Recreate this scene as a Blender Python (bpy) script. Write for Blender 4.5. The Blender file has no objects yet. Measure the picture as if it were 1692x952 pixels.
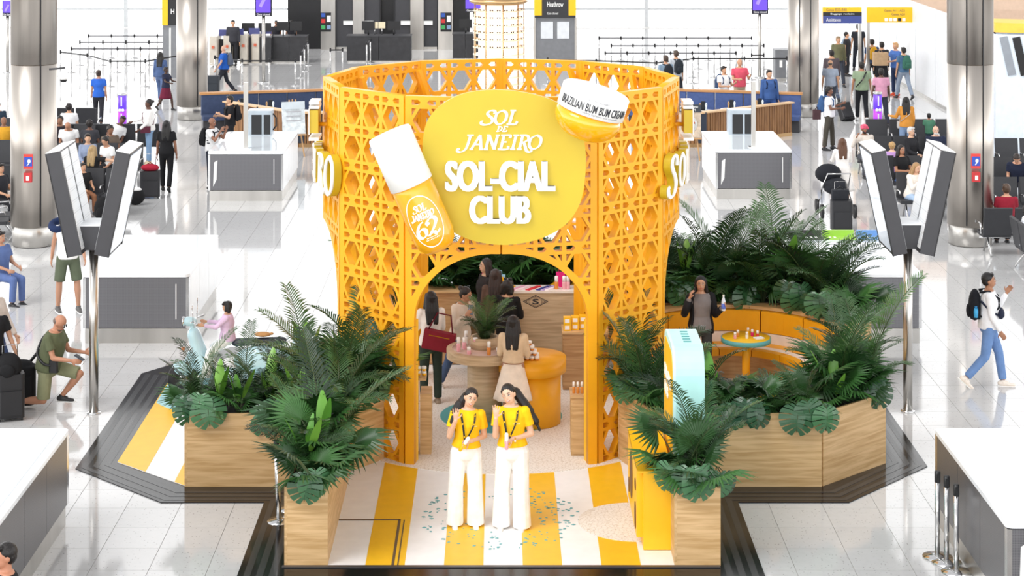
import bpy, math, random
from mathutils import Vector, Matrix, Euler
random.seed(7)
PI = math.pi
# ------------------------------------------------------------ camera, light, exposure
F, CX, HY, CH = 3200.0, 828.0, -238.0, 8.0      # focal length (px), vanishing column, horizon row, eye height (m)
cd = bpy.data.cameras.new('camera'); cam = bpy.data.objects.new('camera', cd)
bpy.context.scene.collection.objects.link(cam)
cam.location = (0, 0, CH); cam.rotation_euler = (PI/2, 0, 0)
cd.sensor_width = 36; cd.lens = F/1692*36
cd.shift_x = (846-CX)/1692; cd.shift_y = -(476-HY)/1692
cd.clip_end = 400
bpy.context.scene.camera = cam
vs = bpy.context.scene.view_settings
vs.view_transform = 'Standard'; vs.look = 'None'; vs.gamma = 1; vs.use_curve_mapping = False
vs.exposure = 0.37
W = bpy.data.worlds.new('daylight'); bpy.context.scene.world = W; W.use_nodes = True
wn = W.node_tree; bg = wn.nodes['Background']
tc = wn.nodes.new('ShaderNodeTexCoord'); sx = wn.nodes.new('ShaderNodeSeparateXYZ'); cr = wn.nodes.new('ShaderNodeValToRGB')
wn.links.new(tc.outputs['Generated'], sx.inputs[0]); wn.links.new(sx.outputs['Z'], cr.inputs[0])
cr.color_ramp.elements[0].position = 0.0; cr.color_ramp.elements[0].color = (1.0, 1.0, 1.0, 1)
cr.color_ramp.elements[1].position = .8; cr.color_ramp.elements[1].color = (.22, .22, .225, 1)   # daylit horizon, dimmer roof above
for p_, c_ in ((.2, .62), (.4, .33)): e_ = cr.color_ramp.elements.new(p_); e_.color = (c_, c_, c_, 1)
wn.links.new(cr.outputs[0], bg.inputs[0]); bg.inputs[1].default_value = 2.85
def sun(name, e, ang, rx, rz, col=(1, .99, .98)):
    l = bpy.data.lights.new(name, 'SUN'); l.energy = e; l.angle = math.radians(ang); l.color = col
    o = bpy.data.objects.new(name, l); o.rotation_euler = (math.radians(rx), 0, math.radians(rz)); o.location = (0, 10, 20)
    bpy.context.scene.collection.objects.link(o)
sun('skylight', 1.45, 30, 40, -48)
# ------------------------------------------------------------ helpers
col = bpy.context.scene.collection
def lin(h):
    h = h.lstrip('#'); v = [int(h[i:i+2], 16)/255 for i in (0, 2, 4)]
    return tuple(x/12.92 if x <= .04045 else ((x+.055)/1.055)**2.4 for x in v)
def P(px, py, z=0.0):
    Y = F*(CH-z)/(py-HY); return Vector(((px-CX)*Y/F, Y, z))
def PY(px, Y): return (px-CX)*Y/F
def ZY(py, Y): return CH-(py-HY)*Y/F
MATS = {}
def nd(nt, t, **kw):
    n = nt.nodes.new(t)
    for k, v in kw.items(): setattr(n, k, v)
    return n
def mat(name, hexc, rough=.5, metal=0., var=.06, scale=6., stretch=(1, 1, 1), emit=0., spec=.5, bump=0., alpha=1., trans=0., coat=0.):
    if name in MATS: return MATS[name]
    m = bpy.data.materials.new(name); m.use_nodes = True; nt = m.node_tree; b = nt.nodes['Principled BSDF']
    c = lin(hexc); MATS[name] = m
    m.diffuse_color = (*c, 1)
    b.inputs['Roughness'].default_value = rough; b.inputs['Metallic'].default_value = metal
    b.inputs['Specular IOR Level'].default_value = spec
    b.inputs['Coat Weight'].default_value = coat
    b.inputs['Base Color'].default_value = (*c, 1)
    if var or bump:
        t = nd(nt, 'ShaderNodeTexCoord'); mp = nd(nt, 'ShaderNodeMapping'); mp.inputs['Scale'].default_value = stretch
        n = nd(nt, 'ShaderNodeTexNoise'); n.inputs['Scale'].default_value = scale; n.inputs['Detail'].default_value = 4
        nt.links.new(t.outputs['Object'], mp.inputs[0]); nt.links.new(mp.outputs[0], n.inputs[0])
    if var:
        r = nd(nt, 'ShaderNodeValToRGB')
        r.color_ramp.elements[0].position = .3; r.color_ramp.elements[1].position = .7
        r.color_ramp.elements[0].color = (*[x*(1-var) for x in c], 1); r.color_ramp.elements[1].color = (*[min(1, x*(1+var)) for x in c], 1)
        nt.links.new(n.outputs[0], r.inputs[0]); nt.links.new(r.outputs[0], b.inputs['Base Color'])
    if bump:
        bp = nd(nt, 'ShaderNodeBump'); bp.inputs['Strength'].default_value = bump; bp.inputs['Distance'].default_value = .02
        nt.links.new(n.outputs[0], bp.inputs['Height']); nt.links.new(bp.outputs[0], b.inputs['Normal'])
    if emit:
        b.inputs['Emission Color'].default_value = (*c, 1); b.inputs['Emission Strength'].default_value = emit
    if trans: b.inputs['Transmission Weight'].default_value = trans
    if alpha < 1: b.inputs['Alpha'].default_value = alpha
    return m
def wood(name, c1, c2, axis='x', rough=.5, scale=1.):
    m = bpy.data.materials.new(name); m.use_nodes = True; nt = m.node_tree; b = nt.nodes['Principled BSDF']
    t = nd(nt, 'ShaderNodeTexCoord'); mp = nd(nt, 'ShaderNodeMapping')
    s = {'x': (.9, 3, 14), 'z': (14, 8, .9), 'y': (6, .9, 14)}[axis]; mp.inputs['Scale'].default_value = [v*scale for v in s]
    n = nd(nt, 'ShaderNodeTexNoise'); n.inputs['Scale'].default_value = 1.6; n.inputs['Detail'].default_value = 6; n.inputs['Distortion'].default_value = .6
    r = nd(nt, 'ShaderNodeValToRGB'); r.color_ramp.elements[0].position = .36; r.color_ramp.elements[1].position = .62
    r.color_ramp.elements[0].color = (*lin(c2), 1); r.color_ramp.elements[1].color = (*lin(c1), 1)
    nt.links.new(t.outputs['Object'], mp.inputs[0]); nt.links.new(mp.outputs[0], n.inputs[0]); nt.links.new(n.outputs[0], r.inputs[0])
    nt.links.new(r.outputs[0], b.inputs['Base Color']); b.inputs['Roughness'].default_value = rough; MATS[name] = m; return m
class MB:
    def __init__(s): s.v = []; s.f = []; s.m = []; s.sm = []
    def add(s, vs, fs, mi=0, smooth=False):
        o = len(s.v); s.v += [Vector(v) for v in vs]; s.f += [[i+o for i in f] for f in fs]; s.m += [mi]*len(fs); s.sm += [smooth]*len(fs); return s
    def box(s, c, d, R=None, mi=0):
        v = [Vector((x*d[0]/2, y*d[1]/2, z*d[2]/2)) for x in (-1, 1) for y in (-1, 1) for z in (-1, 1)]
        if R is not None: v = [R @ p for p in v]
        return s.add([p+Vector(c) for p in v], [(0, 1, 3, 2), (4, 6, 7, 5), (0, 4, 5, 1), (2, 3, 7, 6), (0, 2, 6, 4), (1, 5, 7, 3)], mi)
    def bx(s, x0, x1, y0, y1, z0, z1, mi=0): return s.box(((x0+x1)/2, (y0+y1)/2, (z0+z1)/2), (abs(x1-x0), abs(y1-y0), abs(z1-z0)), None, mi)
    def rbox(s, c, d, r=.02, n=3, R=None, mi=0):   # box with rounded vertical edges
        pts = []
        for cx, cy, a0 in ((1, 1, 0), (-1, 1, 90), (-1, -1, 180), (1, -1, 270)):
            for k in range(n+1):
                a = math.radians(a0+90*k/n); pts.append((cx*(d[0]/2-r)+r*math.cos(a), cy*(d[1]/2-r)+r*math.sin(a)))
        o = MB().prism(pts, -d[2]/2, d[2]/2)
        vs = [(R @ v if R is not None else v)+Vector(c) for v in o.v]
        return s.add(vs, o.f, mi)
    def prism(s, poly, z0, z1, mi=0, tops=None):
        n = len(poly); v = [(x, y, z0) for x, y in poly]+[(x, y, z1 if tops is None else tops[i]) for i, (x, y) in enumerate(poly)]
        f = [(i, (i+1) % n, n+(i+1) % n, n+i) for i in range(n)]
        return s.add(v, f+[tuple(range(n-1, -1, -1)), tuple(range(n, 2*n))], mi)
    def seg(s, p0, p1, r0, r1=None, n=8, mi=0, caps=1, flat=1., smooth=True, side=None):
        p0 = Vector(p0); p1 = Vector(p1); r1 = r0 if r1 is None else r1; d = p1-p0; L = d.length or 1e-4; d = d/L
        if side is None:
            up = Vector((0, 0, 1)) if abs(d.z) < .9 else Vector((0, -1, 0)); a = d.cross(up).normalized()
        else: a = (Vector(side)-d*d.dot(Vector(side))).normalized()
        b = d.cross(a); rings = []
        if caps == 2: prof = [(-r0*.95, r0*.3), (-r0*.6, r0*.8), (0, r0), (L, r1), (L+r1*.6, r1*.8), (L+r1*.95, r1*.3)]
        else: prof = [(0, r0), (L, r1)]
        for t, r in prof: rings.append([p0+d*t+a*(r*math.cos(2*PI*k/n))+b*(r*flat*math.sin(2*PI*k/n)) for k in range(n)])
        return s.rings(rings, mi, smooth)
    def rings(s, rings, mi=0, smooth=True, cap=True, closed=True):
        n = len(rings[0]); v = [p for r in rings for p in r]; f = []; kk = n if closed else n-1
        for i in range(len(rings)-1):
            for k in range(kk): f.append((i*n+k, i*n+(k+1) % n, (i+1)*n+(k+1) % n, (i+1)*n+k))
        o = len(s.v); s.add(v, f, mi, smooth)
        if cap and closed: s.add([], [], mi); s.f += [[o+k for k in range(n-1, -1, -1)], [o+(len(rings)-1)*n+k for k in range(n)]]; s.m += [mi]*2; s.sm += [False]*2
        return s
    def tube(s, pts, r, n=6, mi=0, smooth=True):
        pts = [Vector(p) for p in pts]; R = []
        for i, p in enumerate(pts):
            d = (pts[min(i+1, len(pts)-1)]-pts[max(i-1, 0)]).normalized(); up = Vector((0, 0, 1)) if abs(d.z) < .95 else Vector((0, 1, 0))
            a = d.cross(up).normalized(); b = d.cross(a); rr = r[i] if isinstance(r, (list, tuple)) else r
            R.append([p+a*(rr*math.cos(2*PI*k/n))+b*(rr*math.sin(2*PI*k/n)) for k in range(n)])
        return s.rings(R, mi, smooth)
    def lathe(s, prof, c=(0, 0, 0), n=24, mi=0, M=None, smooth=True, sx=1, sy=1):
        R = []
        for r, z in prof: R.append([Vector((r*sx*math.cos(2*PI*k/n), r*sy*math.sin(2*PI*k/n), z)) for k in range(n)])
        if M is not None: R = [[M @ p for p in q] for q in R]
        R = [[p+Vector(c) for p in q] for q in R]
        return s.rings(R, mi, smooth)
    def ell(s, c, r, M=None, n=10, m=7, mi=0):
        R = []
        for i in range(m+1):
            a = PI*(i+.08)/(m+.16)-PI/2; R.append([Vector((r[0]*math.cos(a)*math.cos(2*PI*k/n), r[1]*math.cos(a)*math.sin(2*PI*k/n), r[2]*math.sin(a))) for k in range(n)])
        if M is not None: R = [[M @ p for p in q] for q in R]
        return s.rings([[p+Vector(c) for p in q] for q in R], mi, True)
    def mesh(s, name, mats, off=(0, 0, 0)):
        me = bpy.data.meshes.new(name); off = Vector(off)
        me.from_pydata([v-off for v in s.v], [], s.f)
        for x in (mats if isinstance(mats, (list, tuple)) else [mats]): me.materials.append(x)
        me.polygons.foreach_set('material_index', s.m); me.polygons.foreach_set('use_smooth', s.sm); me.update(); return me
def link(name, me, parent=None, label=None):
    o = bpy.data.objects.new(name, me); col.objects.link(o)
    if parent is not None: o.parent = parent
    if label: o['label'] = label
    return o
def thing(name, label, cat, loc=(0, 0, 0), rz=0., group=None, kind=None):
    o = bpy.data.objects.new(name, None); col.objects.link(o); o.empty_display_size = .1
    o.location = loc; o.rotation_euler = (0, 0, rz)
    o['label'] = label; o['category'] = cat
    if group: o['group'] = group
    if kind: o['kind'] = kind
    return o
def tag(o, label, cat, group=None, kind=None):
    o['label'] = label; o['category'] = cat
    if group: o['group'] = group
    if kind: o['kind'] = kind
    return o
def part(t, name, mb, m, world=False, label=None):
    off = (0, 0, 0)
    if world:
        p = t
        while p is not None: off = tuple(Vector(off)+Vector(p.location)); p = p.parent
    return link(name, mb.mesh(name, m, off), t, label)
def struct(name, mb, m, parent=None):
    o = link(name, mb.mesh(name, m), parent)
    if parent is None: o['kind'] = 'structure'
    return o
def dup(root, loc=None, rz=None, label=None, group=None, parent=None):
    r = root.copy(); col.objects.link(r)
    if parent is not None: r.parent = parent
    if loc is not None: r.location = loc
    if rz is not None: r.rotation_euler = (0, 0, rz)
    if label: r['label'] = label
    if group: r['group'] = group
    for ch in root.children: dup(ch, parent=r)
    return r
def Rz(a): return Matrix.Rotation(a, 3, 'Z')
def Rx(a): return Matrix.Rotation(a, 3, 'X')
def Ry(a): return Matrix.Rotation(a, 3, 'Y')
def curve_mesh(name, loops, th, m):   # flat outline with holes, thickness th, centred on z = 0
    c = bpy.data.curves.new(name, 'CURVE'); c.dimensions = '2D'; c.fill_mode = 'BOTH'; c.extrude = th/2
    for L in loops:
        sp = c.splines.new('POLY'); sp.points.add(len(L)-1)
        for i, p in enumerate(L): sp.points[i].co = (p[0], p[1], 0, 1)
        sp.use_cyclic_u = True
    o = bpy.data.objects.new(name, c); me = bpy.data.meshes.new_from_object(o); bpy.data.objects.remove(o); bpy.data.curves.remove(c)
    me.name = name; me.materials.clear(); me.materials.append(m); return me
def text_mesh(name, body, w, h, th, m, bold=0., shear=0.):
    c = bpy.data.curves.new(name, 'FONT'); c.body = body; c.size = 1; c.extrude = th/2; c.offset = bold; c.shear = shear; c.resolution_u = 4
    o = bpy.data.objects.new(name, c); me = bpy.data.meshes.new_from_object(o); bpy.data.objects.remove(o); bpy.data.curves.remove(c)
    xs = [v.co.x for v in me.vertices]; ys = [v.co.y for v in me.vertices]; x0, x1, y0, y1 = min(xs), max(xs), min(ys), max(ys)
    for v in me.vertices: v.co.x = (v.co.x-(x0+x1)/2)*w/(x1-x0); v.co.y = (v.co.y-(y0+y1)/2)*h/(y1-y0)
    me.name = name; me.materials.clear(); me.materials.append(m); return me
UP = Matrix(((1, 0, 0), (0, 0, -1), (0, 1, 0)))   # text plane xy -> upright, facing -Y
def place(name, me, parent, loc, R=None, label=None):
    o = link(name, me, parent, label); M = (R if R is not None else UP).to_4x4(); M.translation = Vector(loc); o.matrix_basis = M; return o
def catmull(pts, n=6, closed=False):
    out = []; N = len(pts); rng = N if closed else N-1
    for i in range(rng):
        g = lambda k: Vector(pts[k % N]) if closed else Vector(pts[max(0, min(N-1, k))])
        a, b, c, d = g(i-1), g(i), g(i+1), g(i+2)
        for k in range(n):
            t = k/n; out.append(.5*((2*b)+(c-a)*t+(2*a-5*b+4*c-d)*t*t+(3*b-a-3*c+d)*t**3))
    if not closed: out.append(Vector(pts[-1]))
    return out
# ------------------------------------------------------------ materials
YEL = mat('booth_yellow', '#EEA816', .42, var=.03, spec=.4)
YEL2 = mat('bright_yellow', '#F6BE14', .4, var=.03)
LIME = mat('sign_yellow', '#C6AE24', .45, var=.05, scale=1.5)
WHITE = mat('white_paint', '#F4F4F2', .4, var=.02)
FLOORW = mat('white_vinyl', '#F1F0EF', .35, var=.03)
FLOORY = mat('yellow_vinyl', '#F2BC22', .35, var=.04)
TEAL = mat('teal_vinyl', '#5AA9AE', .4, var=.04)
AQUA = mat('aqua_paint', '#B4E6E2', .4, var=.03)
BLACK = mat('black_plastic', '#1B1B1D', .45, var=.05)
DARK = mat('charcoal_panel', '#3B3B3F', .45, var=.06)
STEEL = mat('brushed_steel', '#C4C1BC', .28, 1., var=.12, scale=3, stretch=(1, 1, .15))
STEELV = mat('column_steel', '#BDB6AE', .34, 1., var=.16, scale=.7, stretch=(6, 6, .25))
CHROME = mat('polished_steel', '#D6D6D6', .15, 1., var=.05)
PALE = mat('pale_laminate', '#ECEFF2', .12, var=.02, spec=.7)
GLASSW = mat('frosted_white_panel', '#F2F5F7', .2, var=.02)
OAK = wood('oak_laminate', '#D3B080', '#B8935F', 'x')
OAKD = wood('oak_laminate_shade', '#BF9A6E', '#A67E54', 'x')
ASH = wood('ash_laminate', '#CDB694', '#B39B7A', 'x')
WALN = wood('walnut_fluting', '#A2754A', '#7F5733', 'z')
PURPLE = mat('purple_print', '#6A43C6', .4, var=.1)
PURPLE2 = mat('magenta_print', '#B040D8', .4, var=.1)
def grid_mat(name, ca, cb, sx, sz, w=.3, rough=.35, metal=.6):
    m = bpy.data.materials.new(name); m.use_nodes = True; nt = m.node_tree; b = nt.nodes['Principled BSDF']
    t = nd(nt, 'ShaderNodeTexCoord'); mp = nd(nt, 'ShaderNodeMapping'); mp.inputs['Scale'].default_value = (sx, sx, sz)
    br = nd(nt, 'ShaderNodeTexVoronoi'); br.inputs['Randomness'].default_value = 0; br.inputs['Scale'].default_value = 1
    r = nd(nt, 'ShaderNodeValToRGB'); r.color_ramp.elements[0].position = w; r.color_ramp.elements[1].position = w+.12
    r.color_ramp.elements[0].color = (*lin(cb), 1); r.color_ramp.elements[1].color = (*lin(ca), 1)
    nt.links.new(t.outputs['Object'], mp.inputs[0]); nt.links.new(mp.outputs[0], br.inputs[0]); nt.links.new(br.outputs[0], r.inputs[0])
    nt.links.new(r.outputs[0], b.inputs['Base Color']); b.inputs['Roughness'].default_value = rough; b.inputs['Metallic'].default_value = metal; MATS[name] = m; return m
MESH = grid_mat('perforated_steel', '#7E7E82', '#606064', 60, 60, .33)
VENT = grid_mat('vented_white', '#E8EAEC', '#A8ACB0', 30, 30, .16, .4, 0.)
def terrazzo(name, base, dk, tile=True):
    m = bpy.data.materials.new(name); m.use_nodes = True; nt = m.node_tree; b = nt.nodes['Principled BSDF']
    t = nd(nt, 'ShaderNodeTexCoord'); geo = nd(nt, 'ShaderNodeNewGeometry')
    v = nd(nt, 'ShaderNodeTexVoronoi'); v.inputs['Scale'].default_value = 26
    r = nd(nt, 'ShaderNodeValToRGB'); e = r.color_ramp.elements; e[0].position = .13; e[0].color = (*lin(dk), 1); e[1].position = .24; e[1].color = (*lin(base), 1)
    gt = nd(nt, 'ShaderNodeMath', operation='GREATER_THAN'); gt.inputs[1].default_value = .55
    n = nd(nt, 'ShaderNodeTexNoise'); n.inputs['Scale'].default_value = 11; n.inputs['Detail'].default_value = 5
    mx = nd(nt, 'ShaderNodeMixRGB'); mx.inputs[1].default_value = (*lin(base), 1)
    nt.links.new(geo.outputs['Position'], v.inputs[0]); nt.links.new(v.outputs['Distance'], r.inputs[0])
    sc = nd(nt, 'ShaderNodeSeparateColor'); nt.links.new(v.outputs['Color'], sc.inputs[0]); nt.links.new(sc.outputs[0], gt.inputs[0])
    nt.links.new(gt.outputs[0], mx.inputs[0]); nt.links.new(r.outputs[0], mx.inputs[2])
    nt.links.new(geo.outputs['Position'], n.inputs[0])
    m2 = nd(nt, 'ShaderNodeMixRGB', blend_type='MULTIPLY'); m2.inputs[0].default_value = .18
    r2 = nd(nt, 'ShaderNodeValToRGB'); r2.color_ramp.elements[0].position = .3; r2.color_ramp.elements[0].color = (.8, .8, .8, 1); r2.color_ramp.elements[1].position = .6
    nt.links.new(n.outputs[0], r2.inputs[0]); nt.links.new(mx.outputs[0], m2.inputs[1]); nt.links.new(r2.outputs[0], m2.inputs[2])
    oi = nd(nt, 'ShaderNodeObjectInfo'); mr = nd(nt, 'ShaderNodeMapRange'); mr.inputs[3].default_value = .94; mr.inputs[4].default_value = 1.0
    nt.links.new(oi.outputs['Random'], mr.inputs[0])
    m3 = nd(nt, 'ShaderNodeMixRGB', blend_type='MULTIPLY'); m3.inputs[0].default_value = 1
    nt.links.new(m2.outputs[0], m3.inputs[1]); nt.links.new(mr.outputs[0], m3.inputs[2])
    nt.links.new(m3.outputs[0], b.inputs['Base Color']); b.inputs['Roughness'].default_value = .07; b.inputs['Specular IOR Level'].default_value = .9
    MATS[name] = m; return m
TERR = terrazzo('pale_terrazzo', '#CDCDCD', '#949190')
GROUT = mat('tile_joint', '#97938F', .7)
def crackle(name):
    m = bpy.data.materials.new(name); m.use_nodes = True; nt = m.node_tree; b = nt.nodes['Principled BSDF']
    geo = nd(nt, 'ShaderNodeNewGeometry'); v = nd(nt, 'ShaderNodeTexVoronoi', feature='DISTANCE_TO_EDGE'); v.inputs['Scale'].default_value = 20
    r = nd(nt, 'ShaderNodeValToRGB'); e = r.color_ramp.elements; e[0].position = .02; e[0].color = (*lin('#CDC3B6'), 1); e[1].position = .07; e[1].color = (*lin('#EFEBE5'), 1)
    nt.links.new(geo.outputs['Position'], v.inputs[0]); nt.links.new(v.outputs[0], r.inputs[0]); nt.links.new(r.outputs[0], b.inputs['Base Color'])
    b.inputs['Roughness'].default_value = .4; MATS[name] = m; return m
CRACK = crackle('pebble_vinyl')
def glass(name):
    m = bpy.data.materials.new(name); m.use_nodes = True; nt = m.node_tree; nt.nodes.remove(nt.nodes['Principled BSDF'])
    tr = nd(nt, 'ShaderNodeBsdfTransparent'); gl = nd(nt, 'ShaderNodeBsdfGlossy'); gl.inputs['Roughness'].default_value = .02
    fr = nd(nt, 'ShaderNodeFresnel'); fr.inputs[0].default_value = 1.45; mx = nd(nt, 'ShaderNodeMixShader')
    nt.links.new(fr.outputs[0], mx.inputs[0]); nt.links.new(tr.outputs[0], mx.inputs[1]); nt.links.new(gl.outputs[0], mx.inputs[2])
    nt.links.new(mx.outputs[0], nt.nodes['Material Output'].inputs[0]); MATS[name] = m; return m
GLASS = glass('clear_glass')
# ------------------------------------------------------------ floor with its tiles
floor = struct('floor', MB().bx(-34, 34, 8, 91, -.2, -.006), GROUT)
TX, TY = .659, .687
tile_me = MB().bx(-TX/2+.003, TX/2-.003, -TY/2+.003, TY/2-.003, -.012, 0).mesh('tile', TERR)
def in_deck(x, y):
    ax = abs(x)
    if ax < 2.6 and y > 21.7: return y < 31.6
    return 24.5 < y < 30.5 and ax < 5.2 and ax-4.1 < (y-24.2)*.9
cand = []; side_tiles = []; ny = int(84/TY)
for j in range(-20, int(69/TY)):
    y = 22.718+j*TY
    for i in range(-42, 43):
        x = 3.63+i*TX-5*TX
        if y < 9 or y > 90.5 or abs(x) > 33: continue
        if in_deck(x, y): continue
        # in the camera's view?
        px = CX+F*x/y; py = HY+F*CH/y
        vis = -60 < px < 1752 and py < 985
        if vis: cand.append((y, x))
        elif -420 < px < 2110 and py < 1100: side_tiles.append((y, x))
cand.sort()
near = cand[:300]; far = cand[300:]+side_tiles
for y, x in near:
    o = link('tile', tile_me, floor); o.location = (x, y, 0)
mb = MB()
for y, x in far: mb.bx(x-TX/2+.003, x+TX/2-.003, y-TY/2+.003, y+TY/2-.003, -.012, 0)
o = link('tile_field', mb.mesh('tile_field', TERR), floor); o['kind'] = 'stuff'
# ------------------------------------------------------------ window wall at the far end
WY = 90.
xs = [-34, -26.4, -17.45, -8.9]+[-.65, 6.75, 14.2, 21.8, 29.4, 34]
def window(n, x0, x1):
    w = struct('window_%d' % n, MB().bx(x0, x1, WY, WY+.12, 0, .06), WHITE)
    f = MB(); f.bx(x0, x0+.09, WY-.03, WY+.15, .06, 9); f.bx(x1-.09, x1, WY-.03, WY+.15, .06, 9)
    f.bx(x0, x1, WY, WY+.12, .84, .93); f.bx(x0, x1, WY, WY+.12, 4.6, 4.7); f.bx(x0, x1, WY-.02, WY+.14, 8.9, 9)
    link('window_frame', f.mesh('window_frame', mat('window_frame_grey', '#C9CCCE', .4)), w)
    for z0, z1 in ((.06, .84), (.93, 4.6), (4.7, 8.9)):
        link('window_pane', MB().bx(x0+.09, x1-.09, WY+.05, WY+.07, z0, z1).mesh('pane', GLASS), w)
for n in range(len(xs)-1): window(n+1, xs[n], xs[n+1])
# right hand hoarding and the wall above it
wr = struct('wall_right', MB().bx(14, 14.2, 52.5, 90, 0, 3.), mat('white_hoarding', '#F2F4F6', .35, var=.02))
for k in range(12):
    link('joint_strip', MB().bx(13.985, 14.0, 53+k*3.1, 53.03+k*3.1, 0, 3.).mesh('joint', mat('hoarding_joint', '#DADDE0', .5)), wr)
struct('trim_1', MB().bx(13.97, 14.0, 52.5, 90, 0, .1), STEEL)
struct('wall_back_right', MB().bx(14.2, 34, 78, 78.3, 0, 9).bx(14.2, 20, 68, 68.2, 2.6, 7), mat('beige_fascia', '#C9AE98', .6, var=.05))
# dark gate rooms in the middle of the far end
GY = 80.
gx = lambda p: PY(p, GY)
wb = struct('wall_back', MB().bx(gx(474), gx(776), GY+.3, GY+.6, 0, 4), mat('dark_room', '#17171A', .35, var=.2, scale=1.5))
for a, b in ((530, 554), (583, 602), (678, 700), (724, 748)):
    link('steel_panel', MB().bx(gx(a), gx(b), GY, GY+.3, 0, 4).mesh('steel_panel', STEEL), wb)
link('kick_plate', MB().bx(gx(554), gx(724), GY+.2, GY+.32, 0, .16).mesh('kick', STEEL), wb)
dn = 1
for a, b in ((555, 582), (602, 627), (652, 677), (700, 722)):
    d = struct('door_%d' % dn, MB().bx(gx(a), gx(b), GY+.12, GY+.22, .1, 3.6), DARK); dn += 1
    hx = gx(b)-.12 if dn % 2 == 0 else gx(a)+.12
    link('door_handle', MB().box((hx, GY+.07, 1.1), (.5, .08, .16)).mesh('door_handle', WHITE), d)
    link('door_frame', MB().bx(gx(a)-.05, gx(a), GY+.08, GY+.25, 0, 3.7).bx(gx(b), gx(b)+.05, GY+.08, GY+.25, 0, 3.7).mesh('door_frame', BLACK), d)
for a, b, nm in ((530, 547, 'left'), (728, 746, 'right')):
    t = thing('notice_panel', 'black notice panel with coloured squares on the steel wall, %s of the dark doors' % nm, 'notice', (gx(a), GY-.04, .75))
    part(t, 'board', MB().bx(0, gx(b)-gx(a), -.03, .04, 0, .78), BLACK)
    for k, (u, v, c) in enumerate(((.03, .6, '#3057B0'), (.03, .36, '#C83232'), (.03, .1, '#3FA35A'), (.26, .4, '#E8E8E8'), (.26, .1, '#7F98C0'))):
        part(t, 'print', MB().bx(u, u+.16, -.036, -.03, v, v+.16+(.1 if u > .2 and v > .3 else 0)), mat('notice_%d' % k, c))
# ------------------------------------------------------------ steel columns
def column(x, y, label, signs=False):
    t = thing('steel_column', label, 'column', (x, y, 0))
    part(t, 'base_ring', MB().lathe([(.40, 0), (.44, .02), (.44, .42), (.42, .44)], n=40), STEEL)
    part(t, 'shaft', MB().lathe([(.47, .42), (.47, 3.72)], n=48), STEELV)
    part(t, 'shaft', MB().lathe([(.465, 3.72), (.465, 3.74), (.47, 3.74), (.47, 9)], n=48), STEELV)
    a = math.radians(-60 if x < 0 else -112)
    for ang in ((a, a+PI*.75) if x < 0 else (a, a+math.radians(42))):
        part(t, 'seam_strip', MB().box((.468*math.cos(ang), .468*math.sin(ang), 4.7), (.02, .028, 8.5), Rz(ang)), BLACK)
    if signs:
        s = part(t, 'sign', MB().box((.0, -.475, 1.78), (.19, .02, .3)), mat('sign_red', '#D8403A'))
        part(s, 'sign_print', MB().box((.0, -.487, 1.78), (.16, .006, .19)), mat('sign_blue', '#2C50B8'))
        part(s, 'pictogram', MB().ell((.02, -.492, 1.79), (.035, .004, .04)).seg((.02, -.492, 1.75), (-.02, -.492, 1.7), .01), WHITE)
        c = part(t, 'call_point', MB().rbox((.0, -.5, 1.46), (.17, .07, .19), .02), mat('call_red', '#C03034'))
        part(c, 'bell_mark', MB().box((0, -.538, 1.45), (.06, .005, .09)), WHITE)
column(P(56, 404).x, P(56, 404).y, 'wide steel clad column at the far left with red sign and call point', True)
column(P(1603, 403).x, P(1603, 403).y, 'wide steel clad column at the right with red sign and call point', True)
column(-9.4, 58.9, 'narrow looking distant steel column left of the yellow booth')
column(9.3, 59.6, 'narrow looking distant steel column right of the yellow booth')
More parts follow.
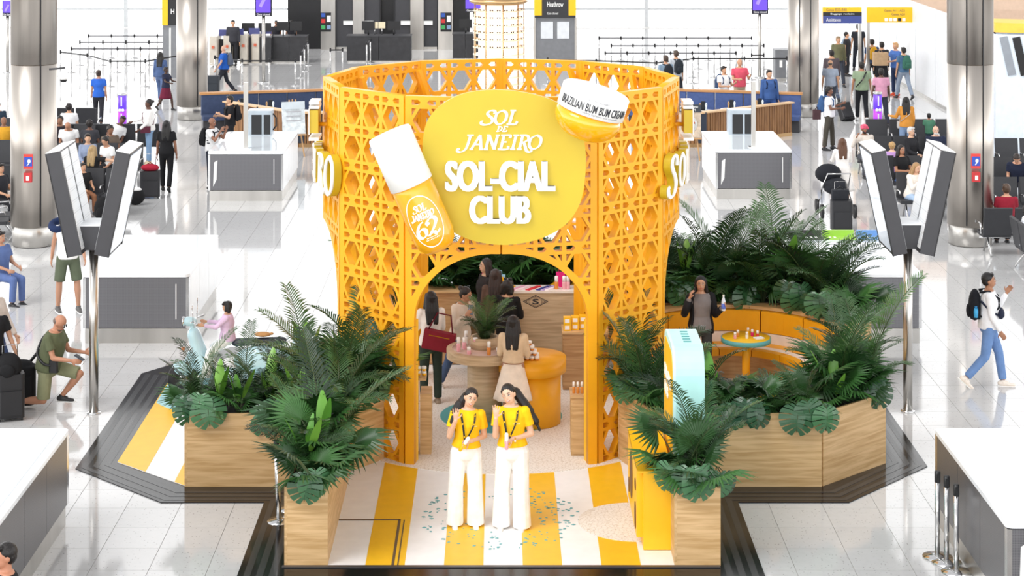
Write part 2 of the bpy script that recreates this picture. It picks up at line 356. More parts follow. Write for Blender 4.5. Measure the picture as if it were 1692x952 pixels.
# ------------------------------------------------------------ service counters
def counter(x0, x1, y0, y1, label, pole=0, crates=False):
    t = thing('service_counter', label, 'counter', ((x0+x1)/2, (y0+y1)/2, 0)); w = (x1-x0)/2; l = (y1-y0)/2
    part(t, 'core', MB().bx(-w+.1, w-.1, -l+.1, l-.1, .02, 1.07), GLASSW)
    part(t, 'plinth', MB().bx(-w+.03, w-.03, -l+.03, l-.03, 0, .24), STEEL)
    for s in (-1, 1):
        f = part(t, 'end_panel', MB().bx(-w+.05, w-.05, s*l-s*.1, s*l, .26, 1.08), MESH)
        for e_ in (-1, 1): part(f, 'edge_trim', MB().bx(e_*w-e_*.05, e_*w, s*l-s*.1, s*l+s*.005, .25, 1.08), CHROME)
        part(f, 'white_marking', MB().bx(w-.22, w-.205, s*l, s*l+s*.006, .4, .98), WHITE)
        part(f, 'white_marking', MB().add([(-w+.12, s*(l+.006), .34), (-w+.2, s*(l+.006), .5), (-w+.22, s*(l+.006), .95), (-w+.14, s*(l+.006), .9)], [(0, 1, 2, 3)]), WHITE)
        m = GLASSW if abs(x0) > 4 and y0 > 25 else MESH
        for k in range(3):
            a = -l+.1+k*(2*l-.2)/3
            part(t, 'side_panel', MB().bx(s*w-s*.06, s*w, a+.006, a+(2*l-.2)/3-.006, .26, 1.08), m)
    part(t, 'worktop', MB().rbox((0, 0, 1.115), (2*w+.02, 2*l+.02, .05), .08, 5), PALE)
    part(t, 'glass_top', MB().rbox((0, 0, 1.146), (2*w-.2, 2*l-.2, .012), .04), mat('pale_blue_glass', '#E6EEF4', .05, var=0))
    if pole:
        sgn = pole
        p = thing('counter_post', 'tall flat steel post standing on the %s far counter' % ('left' if x0 < 0 else 'right'), 'post', (t.location.x+.05*sgn, y0+.45, 1.15))
        part(p, 'mast', MB().bx(-.05, .05, -.04, .04, 0, 1.55), STEEL); part(p, 'foot', MB().bx(-.12, .12, -.1, .1, 0, .02), CHROME)
        c = thing('ballot_case', 'silver and black boxy case behind the post on the %s far counter' % ('left' if x0 < 0 else 'right'), 'case', (t.location.x, y1-.5, 1.152))
        part(c, 'shell', MB().rbox((0, 0, .3), (.6, .45, .6), .06), mat('silver_case', '#AEB9C2', .3)); part(c, 'front_panel', MB().bx(-.2, .05, -.235, -.22, .02, .5).bx(.1, .26, -.235, -.22, .02, .5), BLACK)
        part(c, 'handle', MB().tube([(.3, 0, .1), (.38, 0, .2), (.38, 0, .4), (.3, 0, .5)], .02), BLACK)
    return t
counter(-6.86, -5.12, 31.76, 35.05, 'long white topped service counter behind the kneeling man')
counter(-6.79, -5.05, 44.86, 48.2, 'white topped service counter beside the man in striped shirt', -1)
counter(5.0, 6.77, 45.1, 48.3, 'white topped service counter right of the booth in front of the cafe', 1)
cr3 = counter(5.1, 6.9, 31.76, 35.05, 'service counter with coloured sign strips behind the right palms')
counter(-6.95, -5.18, 19.9, 23.2, 'service counter cut by the lower left corner of the frame')
counter(5.2, 6.97, 19.9, 23.2, 'service counter cut by the lower right corner beside three queue posts')
for k, (a, b, c, lb) in enumerate(((1303, 1356, '#3A3A3C', 'black'), (1358, 1410, '#9CCB4A', 'green'), (1414, 1462, '#6E9BD0', 'blue'))):
    y = 34.9; t = thing('counter_sign', '%s sign strip lying on the far end of the right counter' % lb, 'sign', (PY((a+b)/2, y), y, 1.152))
    w = (b-a)/3200*y
    part(t, 'plate', MB().box((0, -.02, .055), (w, .05, .11)), mat('strip_'+lb, c)); part(t, 'plate_top', MB().box((0, -.2, .006), (w, .32, .012)), mat('strip_'+lb, c))
    for q in range(5 if k == 0 else 2): part(t, 'pictogram', MB().box((-w*.3+q*w*.15, -.2, .014), (.04, .1, .004)), mat('orange_mark', '#E0663A') if q == 0 and k == 0 else WHITE)
# ------------------------------------------------------------ booth deck
BC = (0, 27.6)
deck = thing('booth_deck', 'low octagonal deck with yellow and white stripes and glossy dark border under the booth', 'platform', (0, 0, 0))
oct_out = [(-2.93, 21.3), (2.93, 21.3), (2.93, 23.93), (4.3, 23.93), (5.58, 25.35), (5.58, 29.9), (4.4, 31.5), (-4.4, 31.5), (-5.55, 29.9), (-5.55, 25.25), (-4.2, 23.93), (-2.93, 23.93)]
BORD = mat('border_black', '#171618', .13, var=.05, spec=.28); BSTR = mat('border_grey_stripe', '#303133', .2, var=.08, spec=.3)
part(deck, 'border', MB().prism(oct_out, .001, .012), BORD)
def inset(d):
    return [(-2.93+d, 21.3+0), (-2.93+d, 23.93+d), (-4.2+d*.35, 23.93+d), (-5.55+d, 25.25+d*.4), (-5.55+d, 29.9-d*.4)], [(2.93-d, 21.3), (2.93-d, 23.93+d), (4.3-d*.35, 23.93+d), (5.58-d, 25.35+d*.4), (5.58-d, 29.9-d*.4)]
for d in (.07, .21, .35):
    for side in range(2):
        a = inset(d)[side]; b = inset(d+.075)[side]; mb = MB()
        for k in range(len(a)-1): mb.prism([a[k], a[k+1], b[k+1], b[k]] if side else [a[k+1], a[k], b[k], b[k+1]], .012, .0145)
        part(deck, 'border_stripe', mb, BSTR)
inner = [(-2.44, 21.78), (2.44, 21.78), (2.44, 24.54), (4.05, 24.54), (5.0, 25.5), (5.0, 29.8), (4.2, 31.0), (-4.2, 31.0), (-5.05, 29.8), (-5.05, 25.5), (-4.0, 24.54), (-2.44, 24.54)]
part(deck, 'deck_panel', MB().prism(inner, .012, .02), FLOORW)
def clipx(poly, x0, x1):
    def half(p, f):
        out = []
        for i in range(len(p)):
            a, b = p[i], p[(i+1) % len(p)]; fa, fb = f(a), f(b)
            if fa >= 0: out.append(a)
            if fa*fb < 0: t = fa/(fa-fb); out.append((a[0]+(b[0]-a[0])*t, a[1]+(b[1]-a[1])*t))
        return out
    p = half(poly, lambda q: q[0]-x0); return half(p, lambda q: x1-q[0]) if len(p) > 2 else p
centre = [(-1.95, 21.78), (1.95, 21.78), (1.95, 27), (-1.95, 27)]
for k in range(-5, 6):
    x0 = -.643+k*.886
    if -2.4 < x0 < 2: 
        a, b = max(x0, -1.95), min(x0+.443, 1.95)
        if b > a: part(deck, 'yellow_stripe', MB().bx(a, b, 21.78, 26.2, .02, .0225), FLOORY)
for wing in ([(-5.05, 25.5), (-4.0, 24.54), (-2.46, 24.54), (-2.46, 30.8), (-5.05, 29.8)], [(2.46, 24.54), (4.05, 24.54), (5.0, 25.5), (5.0, 29.8), (2.46, 30.8)]):
    for k in range(-12, 12):
        x0 = -5.05+k*.886 if wing[0][0] < 0 else -.643+k*.886
        p = clipx(wing, x0, x0+.443)
        if len(p) > 2: part(deck, 'yellow_stripe', MB().prism(p, .02, .0225), FLOORY)
def disc(x, y, r, z0, z1, n=48): return [(x+r*math.cos(2*PI*k/n), y+r*math.sin(2*PI*k/n)) for k in range(n)]
part(deck, 'pebble_floor', MB().prism(disc(0, 27.6, 2.62, 0, 0, 72), .02, .026), CRACK)
part(deck, 'teal_disc', MB().prism(disc(0, 27.6, .87, 0, 0), .026, .03), TEAL)
part(deck, 'aqua_disc', MB().prism(clipx(disc(-3.9, 28.9, 1.3, 0, 0), -5.03, 0), .0225, .027), mat('aqua_vinyl', '#A9DAE0', .3, var=.02))
part(deck, 'pebble_patch', MB().prism(clipx(disc(1.6, 23.2, .68, 0, 0), 0, 1.95), .0225, .026), CRACK)
mb = MB()
for k in range(230):
    a = random.uniform(0, 2*PI); r = math.sqrt(random.uniform(.22, 1))*1.0; x, y = -.02+r*math.cos(a)*.98, 23.4+r*math.sin(a)*1.12
    if y < 22.1: continue
    s = random.uniform(.009, .022); q = random.uniform(0, PI)
    mb.prism([(x+s*math.cos(q+w)*(1.5 if w in (0, PI) else .8), y+s*math.sin(q+w)) for w in (0, PI/2.2, PI, PI*1.5)], .0225, .0265)
o = part(deck, 'teal_speckle', mb, TEAL); o['kind'] = 'stuff'
hf = mat('hatch_trim', '#5C4A38', .5)
part(deck, 'hatch_frame', MB().bx(-1.98, -1.21, 23.25, 23.28, .02, .0275).bx(-1.235, -1.205, 21.78, 23.28, .02, .0275).bx(-1.17, -1.155, 21.78, 23.26, .02, .0275), hf)
part(deck, 'front_edge', MB().bx(-2.46, 2.46, 21.72, 21.78, .0, .024), mat('edge_grey', '#3C3B3D', .3))
# ------------------------------------------------------------ cane-lattice drum
R0 = 2.49; VA = [math.radians(-90+30*k) for k in range(12)]
PW = 2*R0*math.sin(math.radians(15)); TOP = 4.83; PIT = .474; TH = .10
def cell_holes(cx, cw, zc):
    h = []; w = cw/2-.014; H = .156; b = .056           # big truncated rhombus
    h.append([(cx-w, zc), (cx-b, zc-H), (cx+b, zc-H), (cx+w, zc), (cx+b, zc+H), (cx-b, zc+H)])
    for sx_ in (-1, 1):
        for sz in (-1, 1):
            X = cx+sx_*cw/2; Z = zc+sz*(H+.004)
            h.append([(X-sx_*.004, Z-sz*.098), (X-sx_*.004, Z), (X-sx_*.066, Z)][::(1 if sx_*sz > 0 else -1)])
    return h
def band_holes(cx, cw, z):
    h = []
    for s in (-1, 1):
        X = cx+s*cw/2
        h.append([(X-s*.004, z-.034), (X-s*.092, z-.034), (X-s*.126, z), (X-s*.092, z+.034), (X-s*.004, z+.034)])
    return h
def panel_loops(arch):
    m = .06; cw0 = (PW-2*m)/3; bar = .052; holes = []
    for c in range(3):
        cx = m+cw0*(c+.5); cw = cw0-bar
        for k in range(10): holes += cell_holes(cx, cw, 4.51-PIT*k)
        for k in range(11): holes += band_holes(cx, cw, max(4.747-PIT*k, .045))
    if not arch: return [[(0, 0), (PW, 0), (PW, TOP), (0, TOP)]]+holes
    # arch: spring at x=.12 z=1.87, crown at x=PW z=2.82 (half ellipse); panel local x=0 is the leg side
    a, b, zs = PW-.12, .95, 1.87
    E = lambda t: (PW-a*math.cos(t), zs+b*math.sin(t))
    outer = [(0, 0), (.12, 0)]+[E(PI/2*k/16) for k in range(17)]+[(PW, TOP), (0, TOP)]
    out = []
    for h in holes:
        hx = sum(p[0] for p in h)/len(h); hz = sum(p[1] for p in h)/len(h)
        if hz < zs: 
            continue
        A, B = a+.085, b+.085
        th = math.atan2((hz-zs)/B, (PW-hx)/A); n = Vector((-math.cos(th)/A, math.sin(th)/B)).normalized(); q = Vector((PW-A*math.cos(th), zs+B*math.sin(th)))
        f = lambda p: (Vector(p)-q).dot(n); o2 = []
        for i in range(len(h)):
            p0, p1 = h[i], h[(i+1) % len(h)]; f0, f1 = f(p0), f(p1)
            if f0 >= 0: o2.append(p0)
            if f0*f1 < 0: t = f0/(f0-f1); o2.append((p0[0]+(p1[0]-p0[0])*t, p0[1]+(p1[1]-p0[1])*t))
        if len(o2) < 3: continue
        ar = abs(sum(o2[i][0]*o2[(i+1) % len(o2)][1]-o2[(i+1) % len(o2)][0]*o2[i][1] for i in range(len(o2))))/2
        if ar > .0006: out.append(o2)
    return [outer]+out
pm_full = curve_mesh('lattice_panel', panel_loops(False), TH, YEL)
pm_arch = curve_mesh('lattice_panel', panel_loops(True), TH, YEL)
L2 = panel_loops(True); pm_arch2 = curve_mesh('lattice_panel', [[(PW-x, z) for x, z in L][::-1] for L in L2], TH, YEL)
drum = thing('lattice_drum', 'tall yellow drum shaped booth of cut cane lattice panels with arched openings', 'booth', (BC[0], BC[1], .026))
for k in range(12):
    a0, a1 = VA[k], VA[(k+1) % 12]
    p0 = Vector((R0*math.cos(a0), R0*math.sin(a0), 0)); p1 = Vector((R0*math.cos(a1), R0*math.sin(a1), 0)); d = (p1-p0).normalized()
    # panel order: 0,(11) front arch halves; 3k pattern arch,full,arch
    kind = {0: 'archR', 1: 'full', 2: 'archL'}[k % 3]
    me = pm_full if kind == 'full' else (pm_arch if kind == 'archL' else pm_arch2)
    o = link('lattice_panel', me, drum); M = Matrix((d, Vector((0, 0, 1)), d.cross(Vector((0, 0, 1))))).transposed().to_4x4(); M.translation = p0; o.matrix_basis = M
    c = link('seam_post', MB().box((0, 0, 0), (.05, .05, 1)).mesh('seam_post', YEL), drum)
    z0 = 2.84 if k % 3 == 0 else 0
    c.location = (p0.x*.985, p0.y*.985, (TOP+z0)/2-.01); c.scale = (1, 1, TOP-z0-.02); c.rotation_euler = (0, 0, a0)
# curved soffit lining and leg posts of the front arch
for side in (-1, 1):
    v = Vector((side*R0*.5, -R0*math.cos(PI/6), 0)); u = Vector((-side*math.cos(PI/12), -math.sin(PI/12), 0))
    part(drum, 'leg_post', MB().box(v+u*.085+Vector((0, .1, .93)), (.1, .16, 1.86), Rz(side*PI/12)), YEL2)
for k in (4, 5, 7, 8):   # slanted braces inside the back rim
    a = VA[k]+.05; p = Vector((R0*.93*math.cos(a), R0*.93*math.sin(a), 4.7)); q = Vector((R0*.93*math.cos(a-.13), R0*.93*math.sin(a-.13), 3.9))
    part(drum, 'brace', MB().seg(p, q, .05, .05, 4, smooth=False), YEL)
part(drum, 'top_beam', MB().box((0, 0, 4.62), (.06, 0.1, .0001)), YEL) if False else None
# ------------------------------------------------------------ calligraphic lettering
GL = {
 'S': ([[(.60, .74), (.60, .92), (.42, 1.0), (.22, .93), (.16, .76), (.30, .60), (.50, .44), (.58, .24), (.44, .04), (.14, -.03), (-.08, .04), (-.12, .18), (-.02, .24)]], .72),
 'O': ([[(.36, 1.0), (.08, .82), (.0, .5), (.08, .18), (.34, 0), (.62, .18), (.70, .5), (.62, .82), (.36, 1.0)]], .8),
 'L': ([[(.24, 1), (.2, 0)], [(.02, 0), (.35, 0), (.58, .02), (.66, .22)], [(.06, 1), (.42, 1)]], .74),
 'D': ([[(.2, 1), (.2, 0)], [(.02, 1), (.3, 1), (.6, .82), (.68, .5), (.6, .18), (.3, 0), (.02, 0)]], .8),
 'E': ([[(.2, 1), (.2, 0)], [(.02, 1), (.56, 1), (.6, .8)], [(.2, .52), (.46, .52)], [(.02, 0), (.58, 0), (.64, .22)]], .74),
 'J': ([[(.46, 1), (.44, .4), (.36, -.02), (.12, -.2), (-.1, -.14), (-.1, .02), (.02, .02)], [(.26, 1), (.66, 1)]], .66),
 'A': ([[(.4, 1), (.06, 0)], [(.4, 1), (.68, 0)], [(.16, .34), (.56, .34)], [(-.04, 0), (.18, 0)], [(.54, 0), (.8, 0)]], .82),
 'N': ([[(.14, 0), (.14, 1)], [(.14, 1), (.66, 0)], [(.66, 0), (.66, 1)], [(0, 1), (.2, 1)], [(.54, 1), (.8, 1)], [(.02, 0), (.28, 0)]], .86),
 'I': ([[(.2, 1), (.2, 0)], [(.04, 1), (.36, 1)], [(.04, 0), (.36, 0)]], .42),
 'R': ([[(.2, 1), (.2, 0)], [(.0, 1), (.36, 1), (.58, .88), (.58, .66), (.38, .52), (.2, .5)], [(.36, .5), (.52, .2), (.66, -.1), (.88, -.2), (1.0, -.06)], [(.04, 0), (.34, 0)]], .72),
 '6': ([[(.52, .98), (.26, .82), (.06, .45), (.1, .12), (.34, 0), (.56, .14), (.56, .42), (.34, .54), (.12, .4)]], .7),
 '2': ([[(.12, .66), (.04, .82), (.22, 1.0), (.48, .98), (.58, .76), (.42, .44), (.12, .12), (.02, .02), (.3, .12), (.5, .0), (.72, .16)]], .8),
 ' ': ([], .4)}
def glyph(mb, ch, ox, oy, sx_, sy_, thin, thick, th, shear=.22, M=None):
    strokes, adv = GL[ch]
    for st in strokes:
        p = catmull([Vector(q) for q in st], 6) if len(st) > 2 else [Vector(st[0]), Vector(st[1])]
        p = [Vector(((q.x+q.y*shear)*sx_+ox, q.y*sy_+oy)) for q in p]; L = []; Rr = []
        for i, q in enumerate(p):
            d = (p[min(i+1, len(p)-1)]-p[max(i-1, 0)]).normalized(); n = Vector((-d.y, d.x))
            w = (thin+(thick-thin)*abs(d.x*math.sin(.3)-d.y*math.cos(.3))**1.2)/2
            L.append(q+n*w); Rr.append(q-n*w)
        rr = [[Vector((a.x, a.y, 0)), Vector((a.x, a.y, th)), Vector((b.x, b.y, th)), Vector((b.x, b.y, 0))] for a, b in zip(L, Rr)]
        if M is not None: rr = [[M(v) for v in r] for r in rr]
        mb.rings(rr, 0, False); th += .0022
    return adv*sx_
def script_width(s): return sum(GL[c][1] for c in s)
def script_mesh(s, w, h, thin, thick, th, shear=.22):
    k = w/script_width(s); mb = MB(); x = -w/2-.1*k
    for ch in s: x += glyph(mb, ch, x, -h/2, k, h, thin, thick, th, shear)
    return mb
# ------------------------------------------------------------ round main sign
SY = 24.86
sp = [(701, 215), (722, 180), (760, 157), (809, 149), (860, 152), (913, 166), (945, 190), (964, 228), (968, 273), (962, 325), (945, 360), (918, 383), (878, 399), (831, 405), (782, 398), (741, 378), (712, 340), (699, 280)]
S = lambda px, py: ((px-833)*SY/F, -(py-277)*SY/F)
sc_ = Vector((PY(833, SY), SY, ZY(277, SY)))
sign = thing('round_sign', 'large rounded yellow sign with white lettering mounted on the front of the drum', 'sign', sc_)
loop = [tuple(v) for v in catmull([Vector(S(*p)) for p in sp], 6, True)]
me = curve_mesh('board', [loop[::-1]], .09, LIME); place('board', me, sign, (0, .05, 0))
def script_on(t, s, px, py, w, h, thin, thick, y, name, sc=lambda a, b: S(a, b), m=WHITE, th=.012):
    mb = script_mesh(s, w*SY/F, h*SY/F, thin, thick, th); x, z = sc(px, py); place(name, mb.mesh(name, m), t, (x, y, z))
script_on(sign, 'SOL', 829, 194, 58, 23, .013, .04, .004, 'brand_letters')
script_on(sign, 'DE', 830, 213, 18, 8, .008, .02, .004, 'brand_letters')
script_on(sign, 'JANEIRO', 829, 235, 134, 23, .012, .038, .004, 'brand_letters')
for s, px, py, w, h in (('SOL-CIAL', 826.5, 290.5, 183, 50), ('CLUB', 826.5, 346, 103, 46)):
    x, z = S(px, py); me = text_mesh('raised_letters', s, (w-5)*SY/F, h*SY/F, .05, WHITE, bold=.015); mb = MB()
    for dx in (-.019, -.008, .004, .016): mb.add([v.co+Vector((dx, 0, (dx+.02)*.12)) for v in me.vertices], [list(p.vertices) for p in me.polygons])
    place('raised_letters', mb.mesh('raised_letters', WHITE), sign, (x, -.02, z))
# ------------------------------------------------------------ giant mist bottle
BT = 24.62; bc = Vector((PY(684, BT), BT, ZY(314, BT)))
bot = thing('giant_mist_bottle', 'giant yellow mist bottle with white cap tilted on the drum left of the round sign', 'bottle prop', bc)
BR = Ry(math.radians(-23.5)); r = .272
part(bot, 'cap', MB().lathe([(.02, .80), (r+.0, .795), (r+.012, .77), (r+.012, .08), (r, .075), (.02, .075)], n=40, M=BR), WHITE)
BYEL = mat('bottle_yellow', '#EDA818', .25, var=.05, scale=2, coat=.4)
part(bot, 'bottle_body', MB().lathe([(r-.02, .078), (r-.005, .06), (r, 0), (r, -.62), (r-.03, -.74), (r-.10, -.82), (.02, -.845)], n=40, M=BR), BYEL)
def on_cyl(rad, x, z, d, flip=1): a = x/rad; return BR @ Vector((math.sin(a)*(rad+d), -math.cos(a)*(rad+d), z))
def cyl_glyphs(t, name, s, xc, zc, w, h, thin, thick, rad, m, OC):
    k = w/script_width(s); mb = MB(); x = -w/2-.05*k
    for ch in s: x += glyph(mb, ch, x, -h/2, k, h, thin, thick, .006, .15, M=lambda v: OC(rad, xc+v.x, zc+v.y, v.z+.001))
    part(t, name, mb, m)
cyl_glyphs(bot, 'brand_letters', 'SOL', -.0, -.2, .17, .085, .006, .02, r, WHITE, on_cyl)
cyl_glyphs(bot, 'brand_letters', 'JANEIRO', -.0, -.3, .31, .07, .005, .018, r, WHITE, on_cyl)
cyl_glyphs(bot, 'number_letters', '62', .0, -.47, .33, .2, .012, .055, r, WHITE, on_cyl)
mb = MB(); n = 40
for k in range(n):
    a, b = 2*PI*k/n, 2*PI*(k+1)/n; f = lambda t, q: on_cyl(r, (.215+q)*math.cos(t), -.38+(.33+q)*math.sin(t), .004)
    mb.add([f(a, 0), f(b, 0), f(b, .012), f(a, .012)], [(0, 1, 2, 3)])
part(bot, 'label_oval', mb, WHITE)
for zz, w in ((-.355, .16), (-.6, .13), (-.625, .16)):
    mb = MB()
    for q in range(9): x = -w/2+w*q/8; mb.add([on_cyl(r, x, zz, .003), on_cyl(r, x+w*.07, zz, .003), on_cyl(r, x+w*.07, zz+.012, .003), on_cyl(r, x, zz+.012, .003)], [(0, 1, 2, 3)])
    part(bot, 'small_print', mb, WHITE)
part(bot, 'mount', MB().seg((0, .2, .2), (0, .6, .2), .05).seg((0.05, .2, -.3), (.05, .6, -.3), .05), YEL)
# ------------------------------------------------------------ giant cream jar
jt = 24.5; jc = Vector((PY(975, jt), jt, ZY(184, jt)))
jar = thing('giant_cream_jar', 'giant tilted cream jar with white lid at upper right of the round sign', 'jar prop', jc)
JR = Ry(math.radians(17)) @ Rx(math.radians(4)); jr = .435
JY = mat('jar_yellow', '#F2AC12', .18, var=.03, coat=.6)
part(jar, 'lid', MB().lathe([(.02, .30), (jr-.03, .295), (jr, .27), (jr, 0), (jr-.03, -.005), (.02, -.005)], n=56, M=JR), WHITE)
part(jar, 'bowl', MB().lathe([(jr-.06, .0), (jr-.025, -.02), (jr-.005, -.07), (jr-.01, -.13), (jr-.035, -.19), (jr-.08, -.25), (jr-.14, -.30), (jr-.2, -.335), (jr-.26, -.355), (.02, -.37)], n=56, M=JR), JY)
on_jar = lambda rad, x, z, d: JR @ Vector((math.sin(x/rad)*(rad+d), -math.cos(x/rad)*(rad+d), z))
def wrap_text(t, name, s, xc, zc, w, h, rad, m, OC, bold=0.):
    me = text_mesh(name, s, w, h, .004, m, bold)
    for v in me.vertices: v.co = OC(rad, xc+v.co.x, zc+v.co.y, v.co.z+.004)
    link(name, me, t)
INK = mat('black_ink', '#23262E', .5)
wrap_text(jar, 'lid_letters', 'BRAZILIAN BUM BUM CREAM+', .02, .115, 1.02, .105, jr, INK, on_jar, .01)
wrap_text(jar, 'lid_letters', 'SOL DE JANEIRO', .05, .21, .3, .03, jr, mat('grey_ink', '#A8A8AE', .5), on_jar)
wrap_text(jar, 'lid_letters', 'visibly tightens and smooths', .12, .04, .5, .028, jr, mat('grey_ink', '#A8A8AE', .5), on_jar)
part(jar, 'mount', MB().seg((0, .2, .1), (0, .6, .1), .05), YEL)
# ------------------------------------------------------------ letters standing off both flanks of the drum
def flank(side):
    t = thing('flank_lettering', ('white faced raised brand letters standing off the right flank of the drum' if side > 0 else 'white faced raised brand letters standing off the left flank of the drum'), 'sign', (BC[0], BC[1], 0))
    s = 'SOLDE' if side > 0 else 'ORIEN'; zc = 3.68     # nearest letter first
    for i, ch in enumerate(s):
        a_ = math.radians(62+i*7.6); n = Vector((side*math.sin(a_), -math.cos(a_), 0)); pos = n*(R0+.04)
        u = Vector((-n.y, n.x, 0)); Rm = Matrix((u, Vector((0, 0, 1)), n)).transposed(); big = 1.25 if i == 0 else 1.
        mb = MB(); glyph(mb, ch, -.14, -.21*big, .36, .42*big, .03, .075, .02, .12); o = place('letter_face', mb.mesh('letter_face', WHITE), t, pos+n*.12+Vector((0, 0, zc+(.0 if i else -.03))), Rm)
        mb = MB(); glyph(mb, ch, -.14, -.21*big, .36, .42*big, .045, .095, .10, .12); link('letter_return', mb.mesh('letter_return', LIME), o).location = (0, 0, -.104)
        part(t, 'standoff', MB().seg(pos*.95+Vector((0, 0, zc)), pos+n*.03+Vector((0, 0, zc)), .025), YEL)
flank(-1); flank(1)
for side in (-1, 1):
    t = thing('flank_emblem', 'white and yellow stepped block above the raised letters on the %s flank' % ('left' if side < 0 else 'right'), 'sign', (side*2.62, 27.3, 4.02))
    part(t, 'block', MB().bx(-.06, .06, -.2, .2, .1, .42), LIME); part(t, 'face_plate', MB().bx(side*.06, side*.075, -.22, .22, .08, .44), WHITE)
    for z in (0, .44, .5): part(t, 'ridge', MB().bx(-.07, .07, -.24+z*.1, .24-z*.1, z, z+.04), WHITE)
    part(t, 'standoff', MB().seg((-side*.06, 0, .2), (-side*.3, 0, .2), .03), YEL)
# ------------------------------------------------------------ planters
def planter(poly, z1, label, soil=True):
    cx = sum(p[0] for p in poly)/len(poly); cy = sum(p[1] for p in poly)/len(poly)
    t = thing('wooden_planter', label, 'planter', (cx, cy, .012)); n = len(poly); q = [Vector((x-cx, y-cy, 0)) for x, y in poly]
    for i in range(n):
        a, b = q[i], q[(i+1) % n]; d = (b-a).normalized(); nn = Vector((d.y, -d.x, 0)); L = (b-a).length
        ang = math.atan2(d.y, d.x)
        o = link('side_board', MB().bx(.0305, L, 0, .03, 0, z1-.012).mesh('side_board', OAK), t); o.location = a; o.rotation_euler = (0, 0, ang)
    part(t, 'soil', MB().prism([(p.x*.97, p.y*.97) for p in q], z1-.14, z1-.1), mat('dark_soil', '#1E1812', .9))
    return t
PL = [
 planter([(-2.44, 21.79), (-1.95, 21.79), (-1.95, 24.5), (-2.44, 24.5)], .90, 'narrow oak planter arm at the front left of the striped deck'),
 planter([(-4.01, 24.52), (-1.95, 24.52), (-1.95, 25.1), (-1.55, 25.62), (-1.7, 26.0), (-2.3, 25.75), (-4.01, 25.3)], .94, 'long oak planter in front of the pale blue scooter'),
 planter([(1.95, 21.79), (2.47, 21.79), (2.47, 22.62), (1.95, 22.62)], .90, 'narrow oak planter block at the front right of the striped deck'),
 planter([(2.0, 24.52), (4.06, 24.52), (5.06, 25.47), (5.06, 26.1), (4.5, 25.9), (3.8, 25.2), (2.3, 25.2), (1.85, 25.95), (1.55, 25.62)], .94, 'wide angled oak planter at the right with monstera leaves over its rim'),
 planter([(2.3, 30.3), (4.6, 30.3), (5.2, 29.0), (5.6, 29.3), (5.0, 31.0), (2.3, 31.0)], 1.0, 'curved backed planter of tall palms behind the yellow bench'),
 planter([(-2.2, 30.9), (2.2, 30.9), (2.2, 31.4), (-2.2, 31.4)], .95, 'planter of dark palms behind the rear arch of the booth'),
]
# ------------------------------------------------------------ yellow game cabinet and aqua frame
t = thing('yellow_cabinet', 'bright yellow cabinet with oval cut outs standing at the right of the striped floor', 'cabinet', (1.765, 23.1, .026))
part(t, 'body', MB().bx(-.13, .21, -.85, .85, 0, .88), YEL2)
o = part(t, 'side_panel', MB().bx(-.2, -.13, -.72, .75, .1, .9), YEL2)
for y, z, a, b in ((-.55, .3, .1, .16), (-.55, .66, .07, .07), (.15, .55, .22, .28), (.55, .3, .07, .09)):
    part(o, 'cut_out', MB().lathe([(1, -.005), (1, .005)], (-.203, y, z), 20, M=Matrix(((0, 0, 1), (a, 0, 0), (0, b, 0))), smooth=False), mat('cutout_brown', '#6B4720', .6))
part(t, 'top_panel', MB().bx(-.2, .21, -.85, .85, .88, .905), YEL2)
t = thing('aqua_frame', 'pale aqua rounded slab frame with yellow inner face standing behind the yellow cabinet', 'display', (2.22, 23.4, .026))
def rprof(y0, y1, z1, r, n=6):
    p = [(y0, 0)]
    for k in range(n+1): a = PI-PI/2*k/n; p.append((y0+r+r*math.cos(a), z1-r+r*math.sin(a)))
    for k in range(n+1): a = PI/2-PI/2*k/n; p.append((y1-r+r*math.cos(a), z1-r+r*math.sin(a)))
    return p+[(y1, 0)]
def slab(mb, prof, x0, x1):
    n = len(prof); mb.add([(x0, y, z) for y, z in prof]+[(x1, y, z) for y, z in prof], [(i, (i+1) % n, n+(i+1) % n, n+i) for i in range(n)]+[tuple(range(n)), tuple(range(2*n-1, n-1, -1))]); return mb
part(t, 'shell', slab(MB(), rprof(-.68, .62, 2.17, .3), -.17, .17), AQUA)
part(t, 'rim', slab(MB(), rprof(-.68, .62, 2.17, .3), -.2, -.17), mat('aqua_rim', '#C8F0EE', .35))
part(t, 'inner_face', slab(MB(), rprof(-.61, .55, 2.09, .24), -.205, -.2), YEL2)
for k in range(5): part(t, 'top_slot', MB().bx(-.04, .05, .2-k*.12, .24-k*.12, 2.168, 2.176), mat('slot_teal', '#4F9DA0'))
me = text_mesh('face_letters', 'SOL-CIAL\nCLUB', .8, .35, .01, WHITE, .02); o = place('face_letters', me, t, (-.212, -.02, 1.6), Matrix(((0, 0, -1), (-1, 0, 0), (0, 1, 0))))
